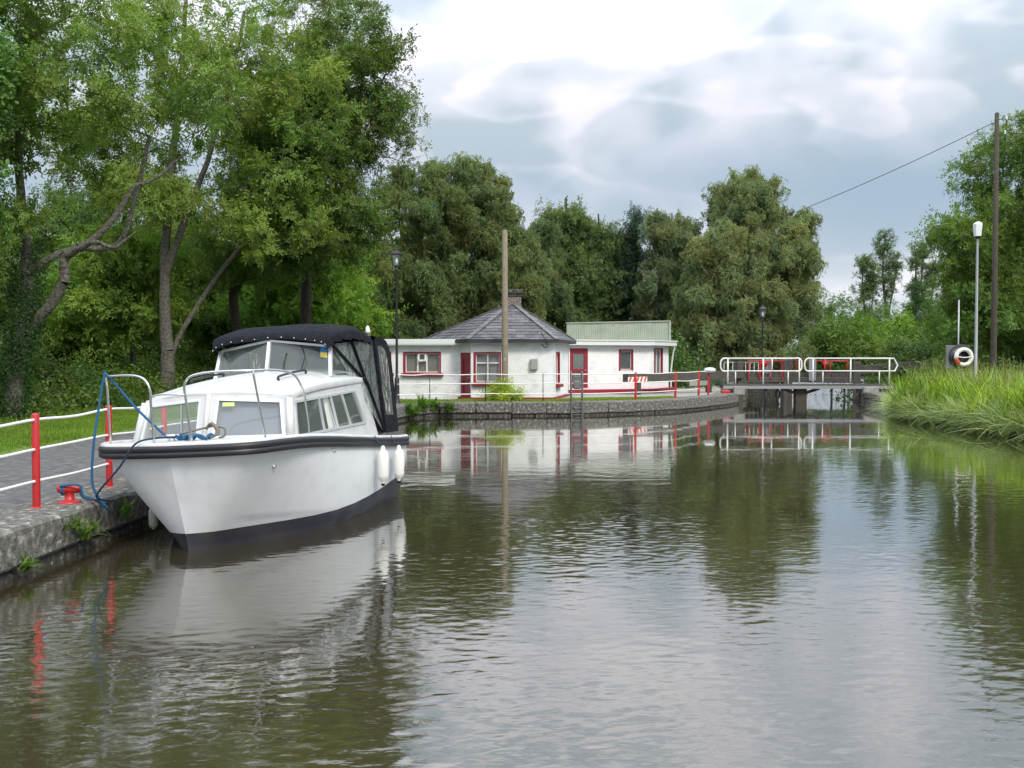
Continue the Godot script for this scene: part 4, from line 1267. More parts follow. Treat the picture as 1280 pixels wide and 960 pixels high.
	bar(s, wb[2], wb[3], .03, .03)
	bar(s, wb[4], wb[0], .03, .03)
	var scr := obj("windscreen_frame", s, M.alloy, b)
	for p in [[0, 1], [1, 2], [2, 3], [4, 0]]:
		s = st()
		quado(s, wb[p[0]], wb[p[1]], wt[p[1]], wt[p[0]], mid)
		obj("pane", s, M.pane, scr)
	s = st(false)
	tube(s, [B(2.53, .45, 1.92), B(2.6, .5, 2.12), B(2.64, .44, 2.3)], .008, 5)
	tube(s, [B(2.53, .22, 1.94), B(2.58, .22, 2.1), B(2.62, .24, 2.2)], .006, 5)
	obj("wiper", s, M.rubber, b)
	for k in [[0.0, M.sticker_blue], [1.0, M.sticker_yellow]]:
		s = st()
		var f := func(u: float, w: float): return on_panel([wb[1], wb[2], wt[2], wt[1]], u, w) + Vector3(0, 0, .006)
		quad(s, f.call(.84, .78 - k[0] * .17), f.call(.95, .78 - k[0] * .17), f.call(.95, .95 - k[0] * .17), f.call(.84, .95 - k[0] * .17))
		obj("screen_sticker", s, k[1], b)
	# --- canopy: arched top, dropped side edges with clear panels, rear enclosure
	var ca := [[2.6, 2.45, .8, .1], [2.72, 2.5, .86, .1], [2.92, 2.56, .9, .13], [3.2, 2.61, .94, .16], [3.5, 2.62, .96, .17], [3.75, 2.57, .97, .16], [3.95, 2.52, .97, .15]]
	s = st(false)
	var cf := func(i: int, u: float) -> Vector3:
		var r: Array = ca[i]
		return B(r[0], r[2] * sin(u * PI / 2.0), r[1] - r[3] * pow(absf(u), 2.5) - (.06 * absf(u) if i < 1 else 0.0) + .006 * sin(u * 9.0 + i * 2.0))
	for i in ca.size() - 1:
		for j in 18:
			var u0 := j / 9.0 - 1.0
			var u1 := (j + 1) / 9.0 - 1.0
			quado(s, cf.call(i, u0), cf.call(i, u1), cf.call(i + 1, u1), cf.call(i + 1, u0), B(3.3, 0, 1.0))
	# valance
	for i in ca.size() - 1:
		for u in [-1.0, 1.0]:
			var p: Vector3 = cf.call(i, u)
			var q: Vector3 = cf.call(i + 1, u)
			quado(s, p, q, q + Vector3(u * .005, -.1, 0), p + Vector3(u * .005, -.07, 0), B(3.3, 0, 1.0))
	for j in 18:
		var p: Vector3 = cf.call(0, j / 9.0 - 1.0)
		var q: Vector3 = cf.call(0, (j + 1) / 9.0 - 1.0)
		quado(s, p, q, q + Vector3(0, -.055, .01), p + Vector3(0, -.055, .01), B(3.3, 0, 1.0))
	var can := obj("canopy", s, M.canvas, b)
	for j in 13:
		s = st(false)
		var p: Vector3 = cf.call(0, (j - 6) / 6.6) + Vector3(0, -.03, .014)
		lathe(s, Vector3.ZERO, [[.009, 0.0], [.008, .006], [.0, .008]], 7)
		var o := obj("press_stud", s, M.steel, can)
		o.transform = Transform3D(Basis(Vector3.RIGHT, PI / 2), p)
	for side in [-1.0, 1.0]:
		var A := B(2.76, .8 * side, 2.3)
		var Bq := B(3.95, .975 * side, 2.36)
		var C := B(4.1, 1.04 * side, .98)
		var D := B(3.62, .95 * side, 1.8)
		s = st()
		quad(s, A, Bq, C, D)
		obj("side_window", s, M.vinyl, can)
		s = st()
		bar(s, A, D.lerp(C, .08), .02, .07, B(0, side, 0))
		bar(s, D.lerp(C, .02), C, .02, .07, B(0, side, 0))
		bar(s, Bq, C, .02, .09, B(0, side, 0))
		bar(s, B(3.3, .9 * side, 2.33), D.lerp(C, .45), .018, .05, B(0, side, 0))
		obj("canopy_edge", s, M.canvas, can)
		# rear enclosure: rounded shoulder and a clear window
		var o3 := [[4.0, 2.4], [4.3, 2.41], [4.52, 2.36], [4.64, 2.26], [4.7, 2.1], [4.73, 1.6], [4.74, .95], [4.12, .97], [4.06, 1.6]]
		var i3 := [[4.1, 2.28], [4.28, 2.27], [4.42, 2.22], [4.5, 2.12], [4.53, 1.95], [4.54, 1.6], [4.55, 1.22], [4.2, 1.24], [4.15, 1.6]]
		s = st()
		for i in o3.size():
			var k := (i + 1) % o3.size()
			var e := func(p: Array): return B(p[0], (1.0 + (2.4 - p[1]) * .045) * side, p[1])
			quado(s, e.call(o3[i]), e.call(o3[k]), e.call(i3[k]), e.call(i3[i]), mid)
		obj("rear_panel", s, M.canvas, can)
		s = st()
		for i in range(1, i3.size() - 1):
			var e := func(p: Array): return B(p[0], (1.0 + (2.4 - p[1]) * .045) * side, p[1])
			tri(s, e.call(i3[0]), e.call(i3[i]), e.call(i3[i + 1]))
		obj("rear_window", s, M.vinyl, can)
	s = st()
	var prof2 := [[4.0, 2.5], [4.3, 2.47], [4.52, 2.42], [4.66, 2.3], [4.72, 2.1], [4.74, .95]]
	for i in prof2.size() - 1:
		for j in 6:
			var e := func(p: Array, u: float): return B(p[0], 1.0 * u, p[1] - (.08 * u * u if p[1] > 2.0 else 0.0))
			quado(s, e.call(prof2[i], j / 3.0 - 1.0), e.call(prof2[i], (j + 1) / 3.0 - 1.0), e.call(prof2[i + 1], (j + 1) / 3.0 - 1.0), e.call(prof2[i + 1], j / 3.0 - 1.0), B(3.5, 0, 1.4))
	obj("rear_curtain", s, M.canvas, can)
	s = st(false)
	lathe(s, B(4.12, .86, 2.4), [[.012, 0.0], [.012, .07], [.035, .075], [.035, .1], [.028, .16], [.012, .18], [0.0, .19]], 10)
	obj("stern_light", s, M.white_plastic, b)
	# --- stainless pulpit, one hoop each side, joined by a low rail at the stem
	var dk := func(a: float, u: float, h: float): return B(a, table(BEAM, a) * u, table(SHEER, a) + .05 + h)
	for side in [-1.0, 1.0]:
		s = st(false)
		var p := [dk.call(.12, .3 * side, 0), dk.call(.08, .35 * side, .4), dk.call(.06, .42 * side, .66), dk.call(.1, .6 * side, .75), dk.call(.3, .92 * side, .755), dk.call(.62, .95 * side, .75)]
		if side > 0: p += [dk.call(.95, .96, .7), dk.call(1.12, .97, .5), dk.call(1.2, .97, .22), dk.call(1.22, .97, 0)]
		else: p = [dk.call(.12, -.3, 0), dk.call(.08, -.35, .4), dk.call(.06, -.42, .64), dk.call(.1, -.56, .75), dk.call(.26, -.9, .76), dk.call(.36, -.94, .73), dk.call(.42, -.95, .6), dk.call(.44, -.95, 0)]
		tube(s, smooth_path(p, 5), .0135, 8)
		if side > 0: tube(s, smooth_path([dk.call(.3, .92, .755), dk.call(.36, .92, .4), dk.call(.42, .93, 0)], 4), .0125, 8)
		obj("pulpit_hoop", s, M.steel, b)
	s = st(false)
	tube(s, smooth_path([dk.call(.075, -.37, .52), dk.call(0.0, 0, .54), dk.call(.075, .37, .52)], 5), .011, 8)
	obj("pulpit_rail", s, M.steel, b)
	# grab rails on the roof
	for side in [-1.0, 1.0]:
		s = st(false)
		tube(s, smooth_path([rf.call(1.5, .6 * side) + Vector3(0, .0, 0), rf.call(1.55, .6 * side) + Vector3(0, .05, 0), rf.call(2.3, .6 * side) + Vector3(0, .05, 0), rf.call(2.36, .6 * side)], 4), .016, 7)
		obj("grab_rail", s, M.rubber, b)
	# cleats, hull fittings, anchor stowed on deck
	s = st(false)
	var cl: Vector3 = dk.call(.34, -.15, .02)
	tube(s, [cl + Vector3(-.09, .05, 0), cl + Vector3(.09, .05, 0)], .014, 7)
	tube(s, [cl + Vector3(-.03, -.02, 0), cl + Vector3(-.03, .05, 0)], .014, 7)
	tube(s, [cl + Vector3(.03, -.02, 0), cl + Vector3(.03, .05, 0)], .014, 7)
	obj("cleat", s, M.alloy, b)
	for a in [[.55, .24], [1.75, .13]]:
		s = st(false)
		var p := hull_point(a[0], a[1], 1)
		tube(s, [p - Vector3(.01, 0, 0), p + Vector3(.016, 0, .004)], .024, 10)
		obj("skin_fitting", s, M.alloy, hull)
	s = st(false)
	var an: Vector3 = dk.call(.56, .12, .02)
	tube(s, [an + Vector3(-.36, .03, .12), an + Vector3(.1, .13, 0)], .012, 7)
	tube(s, smooth_path([an + Vector3(.02, .1, -.02), an + Vector3(.12, .16, .04), an + Vector3(.2, .06, .06), an + Vector3(.1, -.01, .1)], 4), [.015, .016, .017, .019, .021, .023, .024, .024, .022, .02, .016, .012, .008], 7)
	tube(s, smooth_path([an + Vector3(.18, .12, .02), an + Vector3(.27, .1, .04), an + Vector3(.27, .02, .05), an + Vector3(.2, .0, .04)], 4), .011, 6)
	var anchor := obj("anchor", s, M.rust)
	anchor.transform = b.transform
	tag(anchor, "rusty anchor lying on the foredeck of the boat", "anchor")
	# --- fenders: on the port quarter and one between bow and quay
	for f in [[3.05, 1.0, .86, "white cylindrical fender hanging on the boat's side, the larger and dirtier one"], [3.8, 1.0, .82, "white cylindrical fender hanging closest to the boat's stern"], [.75, -1.0, .4, "shade-toned grey round-ended fender hanging between bow and quay"]]:
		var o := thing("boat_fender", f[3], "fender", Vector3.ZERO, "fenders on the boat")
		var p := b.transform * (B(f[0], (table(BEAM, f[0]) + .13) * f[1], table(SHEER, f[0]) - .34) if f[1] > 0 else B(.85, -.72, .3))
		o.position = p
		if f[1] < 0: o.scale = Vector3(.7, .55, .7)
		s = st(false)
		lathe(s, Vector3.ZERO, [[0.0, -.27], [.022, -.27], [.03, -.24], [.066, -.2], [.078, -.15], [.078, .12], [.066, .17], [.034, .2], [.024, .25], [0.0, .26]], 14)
		obj("body", s, M.white_plastic if f[1] > 0 else M.meter_box, o)  # the bow fender's greyer body has the shadow beside the quay in its colour
		s = st(false)
		lathe(s, Vector3.ZERO, [[.012, -.3], [.026, -.29], [.026, -.262], [0.0, -.262]], 8)
		obj("end_cap", s, M.rubber, o)
		s = st(false)
		var top := (b.transform * B(f[0], (table(BEAM, f[0]) + .03) * f[1], table(SHEER, f[0]) + .06)) - p
		tube(s, [Vector3(0, .24, 0), top * .6 + Vector3(0, .06, 0), top], .008, 6)
		obj("lanyard", s, M.rope_navy, o)
	# --- mooring ropes from the red bollard
	var bt := b.transform
	var bo := v(-4.98, .5, 10.9)
	var r1 := [bo + Vector3(-.12, .2, .1), bo + Vector3(.1, .22, .13), bo + Vector3(.14, .1, .1), bo + Vector3(.3, .03, .1), bo + Vector3(.42, -.05, .12), bt * B(.2, -1.02, .75), bt * B(.2, -1.0, 1.15), bt * B(.22, -.9, 1.7), bt * B(.24, -.84, 1.99), bt * B(.25, -.8, 1.98), bt * B(.29, -.5, 1.6), bt * B(.34, -.2, 1.28)]
	s = st(false)
	tube(s, smooth_path(r1, 6), .014, 6)
	tag(obj("mooring_rope", s, M.rope_blue), "bright blue rope from the red bollard up over the boat's bow rail", "rope", "mooring ropes")
	var r2 := [bo + Vector3(.1, .12, .1), bo + Vector3(.2, .06, .14), bo + Vector3(.5, .05, .16), bt * B(.0, -.85, .68), bt * B(-.09, -.5, 1.0), bt * B(-.07, -.32, 1.24), bt * B(.14, -.22, 1.28), bt * B(.34, -.1, 1.27)]
	s = st(false)
	tube(s, smooth_path(r2, 6), .012, 6)
	tag(obj("mooring_rope", s, M.rope_navy), "dark blue rope sagging from the red bollard to the foredeck cleat", "rope", "mooring ropes")
	s = st(false)
	var coil := []
	for i in 70:
		var t := i / 69.0
		coil.append(bt * B(.36 + .06 * sin(t * 40.0), -.1 + .42 * t + .03 * sin(t * 31.0), 1.265 + .025 * sin(t * 52.0 + 1.0)))
	tube(s, coil, .014, 6)
	tag(obj("rope_coil", s, M.rope_blue), "loose tangle of bright blue rope on the boat's foredeck", "rope")

# ------------------------------------------------------------------ railings, bollard
func red_post(parent: Node, p: Vector3, h: float, r := .042) -> void:
	var s := st(false)
	lathe(s, p, [[r, 0.0], [r, h - .02], [r * .8, h], [0.0, h + .006]], 10)
	lathe(s, p, [[r * 1.7, 0.0], [r * 1.7, .012], [r, .02]], 10)
	obj("post", s, M.red_paint, parent)

func railings() -> void:
	rng.seed = 50
	var t := thing("quay_railing", "railing of red posts and three white rails along the towpath", "railing")
	var posts := []
	for k in 15:
		var d := 7.2 + 1.7 * k if k > 0 else 7.2
		d = 10.6 + 1.71 * (k - 2)
		posts.append(v(-5.27 + .0526 * (d - 10.6), .485, d))
	posts.insert(0, v(-5.6, .485, 4.0))
	for p in posts: red_post(t, p, 1.05)
	for h in [.99, .66, .31]:
		var pts := []
		for i in posts.size():
			pts.append(posts[i] + Vector3(0, h + rr(-.012, .012), 0))
			if i < posts.size() - 1:
				pts.append(posts[i].lerp(posts[i + 1], .5) + Vector3(rr(-.015, .015), h - .018 + rr(-.018, .018), 0))
		var s := st(false)
		tube(s, smooth_path(pts, 4), .017, 7)
		obj("rail", s, M.white_paint, t)
	# the far railing in front of the cottage
	t = thing("lockside_railing", "thin white three-rail fence on the lockside in front of the cottage", "railing")
	var fp := [v(-4.05, .49, 34.0), v(-3.0, .49, 35.0), v(-.97, .49, 35.2), v(1.14, .49, 35.25), v(4.7, .49, 36.5), v(6.54, .49, 38.4), v(7.9, .49, 40.6)]
	for i in range(1, 4):
		var s := st(false)
		tube(s, [fp[i], fp[i] + Vector3(0, 1.06, 0)], .018, 6)
		obj("post", s, M.black_iron, t)
	for i in [4, 5, 6]: red_post(t, fp[i], 1.06, .045)
	red_post(t, v(8.45, .49, 41.3), 1.0, .045)
	for h in [1.02, .68, .3]:
		var s := st(false)
		var pts := []
		for i in fp.size():
			pts.append(fp[i] + Vector3(0, h, 0))
			if i < fp.size() - 1: pts.append(fp[i].lerp(fp[i + 1], .5) + Vector3(0, h - .025 + rr(-.01, .01), 0))
		if h > .9: pts.append(v(8.45, .49 + 1.02, 41.3))
		tube(s, smooth_path(pts, 4), .02, 6)
		obj("rail", s, M.white_paint, t)
	var s := st(false)
	lathe(s, v(8.5, 1.44, 41.25), [[0.0, .02], [.17, .03], [.25, .09], [.25, .16], [.17, .22], [0.0, .24]], 14)
	tag(obj("marker_cap", s, M.white_paint), "white oval cap on the last red post of the lockside railing", "cap")
	# bollard
	var b := thing("mooring_bollard", "red cast-iron mooring bollard on the quay edge with rope round it", "bollard", v(-5.02, .5, 10.85))
	s = st(false)
	lathe(s, Vector3.ZERO, [[.2, 0.0], [.2, .03], [.15, .05], [.085, .08], [.075, .2], [.09, .22]], 16)
	obj("base", s, M.red_paint, b)
	s = st(false)
	tube(s, [Vector3(-.2, .24, .04), Vector3(-.17, .255, .03), Vector3(0, .26, 0), Vector3(.17, .255, -.03), Vector3(.2, .24, -.04)], [.05, .075, .085, .075, .05], 12)
	obj("head", s, M.red_paint, b)
	s = st(false)
	var turns := []
	for i in 46:
		var a := i * .55
		turns.append(Vector3(-.14 + .0016 * i, .25 + sin(a) * .092, cos(a) * .092))
	tube(s, turns, .013, 6)
	tag(obj("rope_turns", s, M.rope_blue), "turns of blue rope wound round the red bollard's head", "rope")
	b.scale = Vector3.ONE * .62
	get_node("rope_turns").transform = b.transform

# ------------------------------------------------------------------ cottage
func wall(parent: Node, a: Vector2, b: Vector2, y0: float, y1: float, holes: Array, m: Material, depth := .16) -> void:
	var L := a.distance_to(b)
	var dir := (b - a) / L
	var nrm := Vector2(dir.y, -dir.x)   # towards the water for walls run left to right
	var P := func(u: float, y: float, back: float): return v(a.x + dir.x * u - nrm.x * back, y, a.y + dir.y * u - nrm.y * back)
	var us := [0.0, L]
	var ys := [y0, y1]
	for h in holes:
		us += [h[0], h[1]]
		ys += [h[2], h[3]]
	us.sort()
	ys.sort()
	var s := st()
	for i in us.size() - 1:
		for j in ys.size() - 1:
			if us[i + 1] - us[i] < 1e-4 or ys[j + 1] - ys[j] < 1e-4: continue
			var cu: float = (us[i] + us[i + 1]) / 2
			var cy: float = (ys[j] + ys[j + 1]) / 2
			if holes.any(func(h): return cu > h[0] and cu < h[1] and cy > h[2] and cy < h[3]): continue
			for back in [0.0, .24]:
				quad(s, P.call(us[i], ys[j], back), P.call(us[i], ys[j + 1], back), P.call(us[i + 1], ys[j + 1], back), P.call(us[i + 1], ys[j], back))
	for h in holes:
		var c := [[h[0], h[2]], [h[1], h[2]], [h[1], h[3]], [h[0], h[3]]]
		for i in 4:
			var k := (i + 1) % 4
			quad(s, P.call(c[i][0], c[i][1], 0), P.call(c[k][0], c[k][1], 0), P.call(c[k][0], c[k][1], .24), P.call(c[i][0], c[i][1], .24))
	quad(s, P.call(0, y1, 0), P.call(L, y1, 0), P.call(L, y1, .24), P.call(0, y1, .24))
	obj("wall", s, m, parent)

# lay: vertical bars as fractions of width, cross: [[from, to, height fraction], ...]
func house_window(parent: Node, a: Vector2, b: Vector2, u0: float, u1: float, y0: float, y1: float, bars: Array, cross: Array, blind: Material, slats := 0, sill := true, casement := -1) -> void:
	var dir := (b - a).normalized()
	var nrm := Vector2(dir.y, -dir.x)
	var P := func(u: float, y: float, back: float): return v(a.x + dir.x * u - nrm.x * back, y, a.y + dir.y * u - nrm.y * back)
	var bs := Basis(v(dir.x, 0, dir.y), Vector3.UP, v(nrm.x, 0, nrm.y))
	var w := u1 - u0
	var h := y1 - y0
	var s := st()
	var fw := .055
	for q in [[u0 + fw / 2, (y0 + y1) / 2, fw, h], [u1 - fw / 2, (y0 + y1) / 2, fw, h]]: box(s, P.call(q[0], q[1], .11), Vector3(q[2], q[3], .06), bs)
	for q in [y0 + fw / 2, y1 - fw / 2]: box(s, P.call((u0 + u1) / 2, q, .11), Vector3(w - fw * 2, fw, .056), bs)
	for f in bars: box(s, P.call(u0 + w * f, (y0 + y1) / 2, .11), Vector3(.06, h - fw * 2, .052), bs)
	for c in cross: box(s, P.call(u0 + w * (c[0] + c[1]) / 2, y0 + h * c[2], .11), Vector3(w * (c[1] - c[0]) - .06, .05, .048), bs)
	var f := obj("window", s, M.white_paint, parent)
	# panes between the bars
	var cuts := [0.0] + bars + [1.0]
	for i in cuts.size() - 1:
		s = st()
		quad(s, P.call(u0 + w * cuts[i], y0, .115), P.call(u0 + w * cuts[i], y1, .115), P.call(u0 + w * cuts[i + 1], y1, .115), P.call(u0 + w * cuts[i + 1], y0, .115))
		obj("pane", s, M.pane, f)
	# red painted reveal and sill
	s = st()
	for q in [[u0 + .012, (y0 + y1) / 2, .024, h], [u1 - .012, (y0 + y1) / 2, .024, h], [(u0 + u1) / 2, y1 - .012, w - .05, .024], [(u0 + u1) / 2, y0 + .012, w - .05, .024]]:
		box(s, P.call(q[0], q[1], .036), Vector3(q[2], q[3], .084), bs)
	for q in [[u0 - .035, (y0 + y1) / 2, .07, h + .07], [(u0 + u1) / 2 , y1 + .02, w, .04], [u1 + .02, (y0 + y1) / 2, .04, h + .07]]:
		box(s, P.call(q[0], q[1], -.006), Vector3(q[2], q[3], .016), bs)
	obj("reveal", s, M.wine_paint, f)
	if sill:
		s = st()
		cbox(s, P.call((u0 + u1) / 2, y0 - .065, -.05), Vector3(w + .28, .12, .2), .015, bs)
		obj("sill", s, M.wine_paint, f)
	s = st()
	if slats > 0:
		for i in slats:
			var c: Vector3 = P.call(u0 + w * (i + .5) / slats, (y0 + y1) / 2, .2)
			box(s, c, Vector3(w / slats * .92, h, .004), bs * Basis(Vector3.UP, .35))
		quad(s, P.call(u0, y0, .26), P.call(u0, y1, .26), P.call(u1, y1, .26), P.call(u1, y0, .26))
	if slats > 0: obj("blind", s, blind, f)
	if casement >= 0:
		s = st()
		var c0: float = u0 + w * cuts[casement]
		var c1: float = u0 + w * cuts[casement + 1]
		var ym := y0 + h * .64
		var t := .1
		for q in [[c0 + .05, ym, c0 + .05, y1 - .05], [c1 - .05, ym, c1 - .05, y1 - .05]]: bar(s, P.call(q[0], q[1], .06 - t), P.call(q[2], q[3], .06), .05, .04, v(nrm.x, 0, nrm.y))
		bar(s, P.call(c0 + .03, ym, .06 - t), P.call(c1 - .03, ym, .06 - t), .05, .04)
		bar(s, P.call(c0 + .03, y1 - .05, .06), P.call(c1 - .03, y1 - .05, .06), .05, .04)
		obj("top_light", s, M.white_paint, f)

func slates(parent: Node, e0: Vector3, e1: Vector3, t0: Vector3, t1: Vector3, rows: int, wd: float) -> void:
	var mats := [M.slate_a, M.slate_a, M.slate_b, M.slate_c]
	var n := (e1 - e0).cross(((t0 + t1) / 2.0) - e0).normalized()
	if n.y < 0: n = -n
	for r in rows:
		var f0 := float(r) / rows - (0.03 if r > 0 else 0.0)
		var f1 := float(r + 1) / rows
		var a0 := e0.lerp(t0, f0)
		var b0 := e1.lerp(t1, f0)
		var a1 := e0.lerp(t0, f1)
		var b1 := e1.lerp(t1, f1)
		var ax := (e1 - e0).normalized()
		var la := (a0 - e0).dot(ax)
		var lb := (b0 - e0).dot(ax)
		var ua := (a1 - e0).dot(ax)
		var ub := (b1 - e0).dot(ax)
		var x := floorf(la / wd) * wd - (wd / 2 if r % 2 else 0.0)
		while x < lb:
			var x0 := maxf(x + .006, la)
			var x1 := minf(x + wd - .006, lb)
			var y0 := maxf(x + .006, ua)
			var y1 := minf(x + wd - .006, ub)
			x += wd
			if x1 - x0 < .03: continue
			if y1 < y0:
				y0 = clampf((y0 + y1) / 2, ua, ub)
				y1 = y0
			var lift := n * (.024 + rr(0, .008))
			var p0 := a0 + ax * (x0 - la) + lift
			var p1 := a0 + ax * (x1 - la) + lift
			var q0 := a1 + ax * (y0 - ua) + n * .006
			var q1 := a1 + ax * (y1 - ua) + n * .006
			var s := st()
			var dn := n * .014
			quado(s, p0, p1, q1, q0, (p0 + q1) / 2 - n)
			quado(s, p0, p1, p1 - dn, p0 - dn, (q0 + q1) / 2)
			quado(s, p0, q0, q0 - dn, p0 - dn, p1)
			quado(s, p1, q1, q1 - dn, p1 - dn, p0)
			obj("slate", s, mats[rng.randi() % 4], parent)

func cottage() -> void:
	rng.seed = 60
	var y0 := .44
	var c := thing("lock_cottage", "white cottage with red doors, slate hipped roof and flat-roofed ends", "house", v(0, 0, 0))
	# central block
	var V := [Vector2(-1.58, 37.1), Vector2(1.58, 37.1), Vector2(2.42, 41.3), Vector2(2.0, 44.2), Vector2(-2.2, 44.2), Vector2(-3.8, 42.6), Vector2(-3.5, 40.3)]
	var ey := 2.76
	# openings: front window, door on the left cant, window on the right cant
	var fw := [[.16, 1.12, 1.15, 2.29]]
	wall(c, V[0], V[1], y0, ey, fw, M.render_white)
	house_window(c, V[0], V[1], .16, 1.12, 1.15, 2.29, [.5], [[0, .5, .66], [.5, 1, .66]], M.blind, 12)
	var Ld: float = V[6].distance_to(V[0])
	wall(c, V[6], V[0], y0, ey, [[Ld - .9, Ld - .06, .52, 2.3]], M.render_white)
	wall(c, V[1], V[2], y0, ey, [[.85, 1.75, 1.05, 2.3]], M.render_white)
	house_window(c, V[1], V[2], .85, 1.75, 1.05, 2.3, [.5], [], null)
	for i in [2, 3, 4, 5]: wall(c, V[i], V[(i + 1) % 7], y0, ey, [], M.render_white)
	# the red door on the cant
	var dv := func(a: Vector2, b: Vector2, u0: float, u1: float, lo: float, hi: float, glazed: bool):
		var dir := (b - a).normalized()
		var nrm := Vector2(dir.y, -dir.x)
		var bs := Basis(v(dir.x, 0, dir.y), Vector3.UP, v(nrm.x, 0, nrm.y))
		var P := func(u: float, y: float, back: float): return v(a.x + dir.x * u - nrm.x * back, y, a.y + dir.y * u - nrm.y * back)
		var w := u1 - u0
		var s := st()
		for q in [[u0 + .09, .18], [u1 - .09, .18]]: box(s, P.call(q[0], (lo + hi) / 2, .06), Vector3(q[1], hi - lo, .07), bs)
		for q in [[hi - .12, .24], [lo + (hi - lo) * .44, .14], [lo + .1, .2]]: box(s, P.call((u0 + u1) / 2, q[0], .06), Vector3(w - .36, q[1], .066), bs)
		var d := obj("door", s, M.wine_paint, c)
		s = st()
		var m1 := lo + (hi - lo) * .44
		box(s, P.call((u0 + u1) / 2, (lo + m1) / 2 + .05, .075), Vector3(w - .34, m1 - lo - .2, .03), bs)
		if not glazed: obj("panel", s, M.wine_paint, d)
		s = st()
		box(s, P.call((u0 + u1) / 2, (m1 + hi) / 2 - .03, .075), Vector3(w - .34, hi - m1 - .2, .03), bs)
		if not glazed: obj("panel", s, M.wine_paint, d)
		if glazed:
			s = st()
			box(s, P.call((u0 + u1) / 2, (m1 + hi) / 2 - .03, .06), Vector3(w - .35, hi - m1 - .2, .006), bs)
			obj("pane", s, M.pane, d)
			s = st()
			box(s, P.call((u0 + u1) / 2, (lo + m1) / 2 + .05, .06), Vector3(w - .35, m1 - lo - .2, .006), bs)
			obj("pane", s, M.pane, d)
		s = st(false)
		tube(s, [P.call(u1 - .09, m1 + .02, .02), P.call(u1 - .09, m1 + .02, -.03), P.call(u1 - .19, m1 + .02, -.035)], .014, 6)
		obj("handle", s, M.steel, d)
	dv.call(V[6], V[0], Ld - .9, Ld - .06, .52, 2.3, false)
	# relieving arch moulding over the front window, name board line, meter box
	var s := st(false)
	var arc := []
	for i in 15:
		var a := PI * i / 14.0
		arc.append(v(-.94 - .62 * cos(a), 2.36 + .2 * sin(a), 37.07))
	tube(s, arc, .035, 6)
	obj("arch_moulding", s, M.render_white, c)
	s = st()
	cbox(s, v(.85, 1.85, 37.02), Vector3(.28, .42, .15), .02)
	obj("meter_box", s, M.meter_box, c)
	# red plinth
	for q in [[V[0] + Vector2(-.05, -.06), V[1] + Vector2(.03, -.06)], [Vector2(-2.15, 38.02), Vector2(-1.6, 37.02)], [V[1] + Vector2(.05, -.03), Vector2(2.45, 41.2)]]:
		s = st()
		bar(s, v(q[0].x, .5, q[0].y), v(q[1].x, .5, q[1].y), .1, .14)
		obj("plinth", s, M.wine_paint, c)
	# slate roof: eave ring, boarding under the slates, hips
	var ctr := Vector2(-.1, 40.6)
	var E := []
	for p in V:
		var o: Vector2 = (p - ctr).normalized() * .34
		E.append(v(p.x + o.x, ey + .03, p.y + o.y))
	var apex := v(0.0, 4.4, 40.5)
	s = st()
	for i in 7:
		trio(s, E[i], E[(i + 1) % 7], apex, v(ctr.x, 0, ctr.y))
		trio(s, E[i], E[(i + 1) % 7], v(ctr.x, ey + .02, ctr.y), v(ctr.x, 9, ctr.y))
	var roof := obj("roof", s, M.slate_c, c)
	for f in [[0, 1], [1, 2], [6, 0], [5, 6]]:
		slates(roof, E[f[0]], E[f[1]], apex, apex, 13, .34)
	for i in [0, 1, 2, 6]:
		var n := 11
		for k in n:
			s = st()
			var p: Vector3 = E[i].lerp(apex, float(k) / n)
			var q: Vector3 = E[i].lerp(apex, float(k + 1) / n)
			bar(s, p + Vector3(0, .035 + .012 * (k % 2), 0), q + Vector3(0, .035 + .012 * (k % 2), 0), .2, .03)
			obj("hip_tile", s, M.slate_b, roof)
	s = st()
	for i in 7:
		bar(s, E[i] + Vector3(0, -.05, 0), E[(i + 1) % 7] + Vector3(0, -.05, 0), .05, .11)
	obj("gutter", s, M.dark_fascia, roof)
	s = st()
	cbox(s, v(0, 4.4, 40.6), Vector3(.78, .75, .7), .02, Basis(), .01)
	var ch := obj("chimney", s, M.brick_stone, roof)
	s = st()
	cbox(s, v(0, 4.86, 40.6), Vector3(.96, .2, .86), .03)
	cbox(s, v(0, 4.71, 40.6), Vector3(.86, .1, .78), .02)
	obj("chimney_cap", s, M.dark_stone, ch)
	# --- left end: flat roof
	var a := Vector2(-6.4, 37.9)
	var b := Vector2(-2.02, 37.9)
	wall(c, a, b, y0, 2.6, [[.95, 1.6, 1.5, 2.3], [2.17, 3.56, 1.5, 2.3]], M.render_white)
	house_window(c, a, b, 2.17, 3.56, 1.5, 2.3, [.36, .62], [[.36, .62, .6]], M.blind_brown, 18, true, 1)
	house_window(c, a, b, .95, 1.6, 1.5, 2.3, [], [[0, 1, .6]], null, 0, true, 0)
	wall(c, Vector2(-6.4, 44), a, y0, 2.6, [], M.render_white)
	wall(c, Vector2(-2.1, 44), Vector2(-6.4, 44), y0, 2.6, [], M.render_white)
	s = st()
	box(s, v(-4.35, 2.74, 40.8), Vector3(4.5, .12, 6.2))
	obj("flat_roof", s, M.concrete, c)
	s = st()
	cbox(s, v(-4.25, 2.73, 37.62), Vector3(4.7, .2, .05), .01)
	cbox(s, v(-6.62, 2.73, 40.7), Vector3(.05, .2, 6.1), .01)
	obj("fascia", s, M.fascia, c)
	s = st()
	box(s, v(-4.3, 2.615, 37.74), Vector3(4.6, .04, .26))
	obj("soffit", s, M.fascia, c)
	# --- right end: flat roof with a canted corner, on a red step
	a = Vector2(2.3, 42.95)
	b = Vector2(6.43, 44.6)
	var e := Vector2(7.6, 46.6)
	var L := a.distance_to(b)
	var th := 2.66
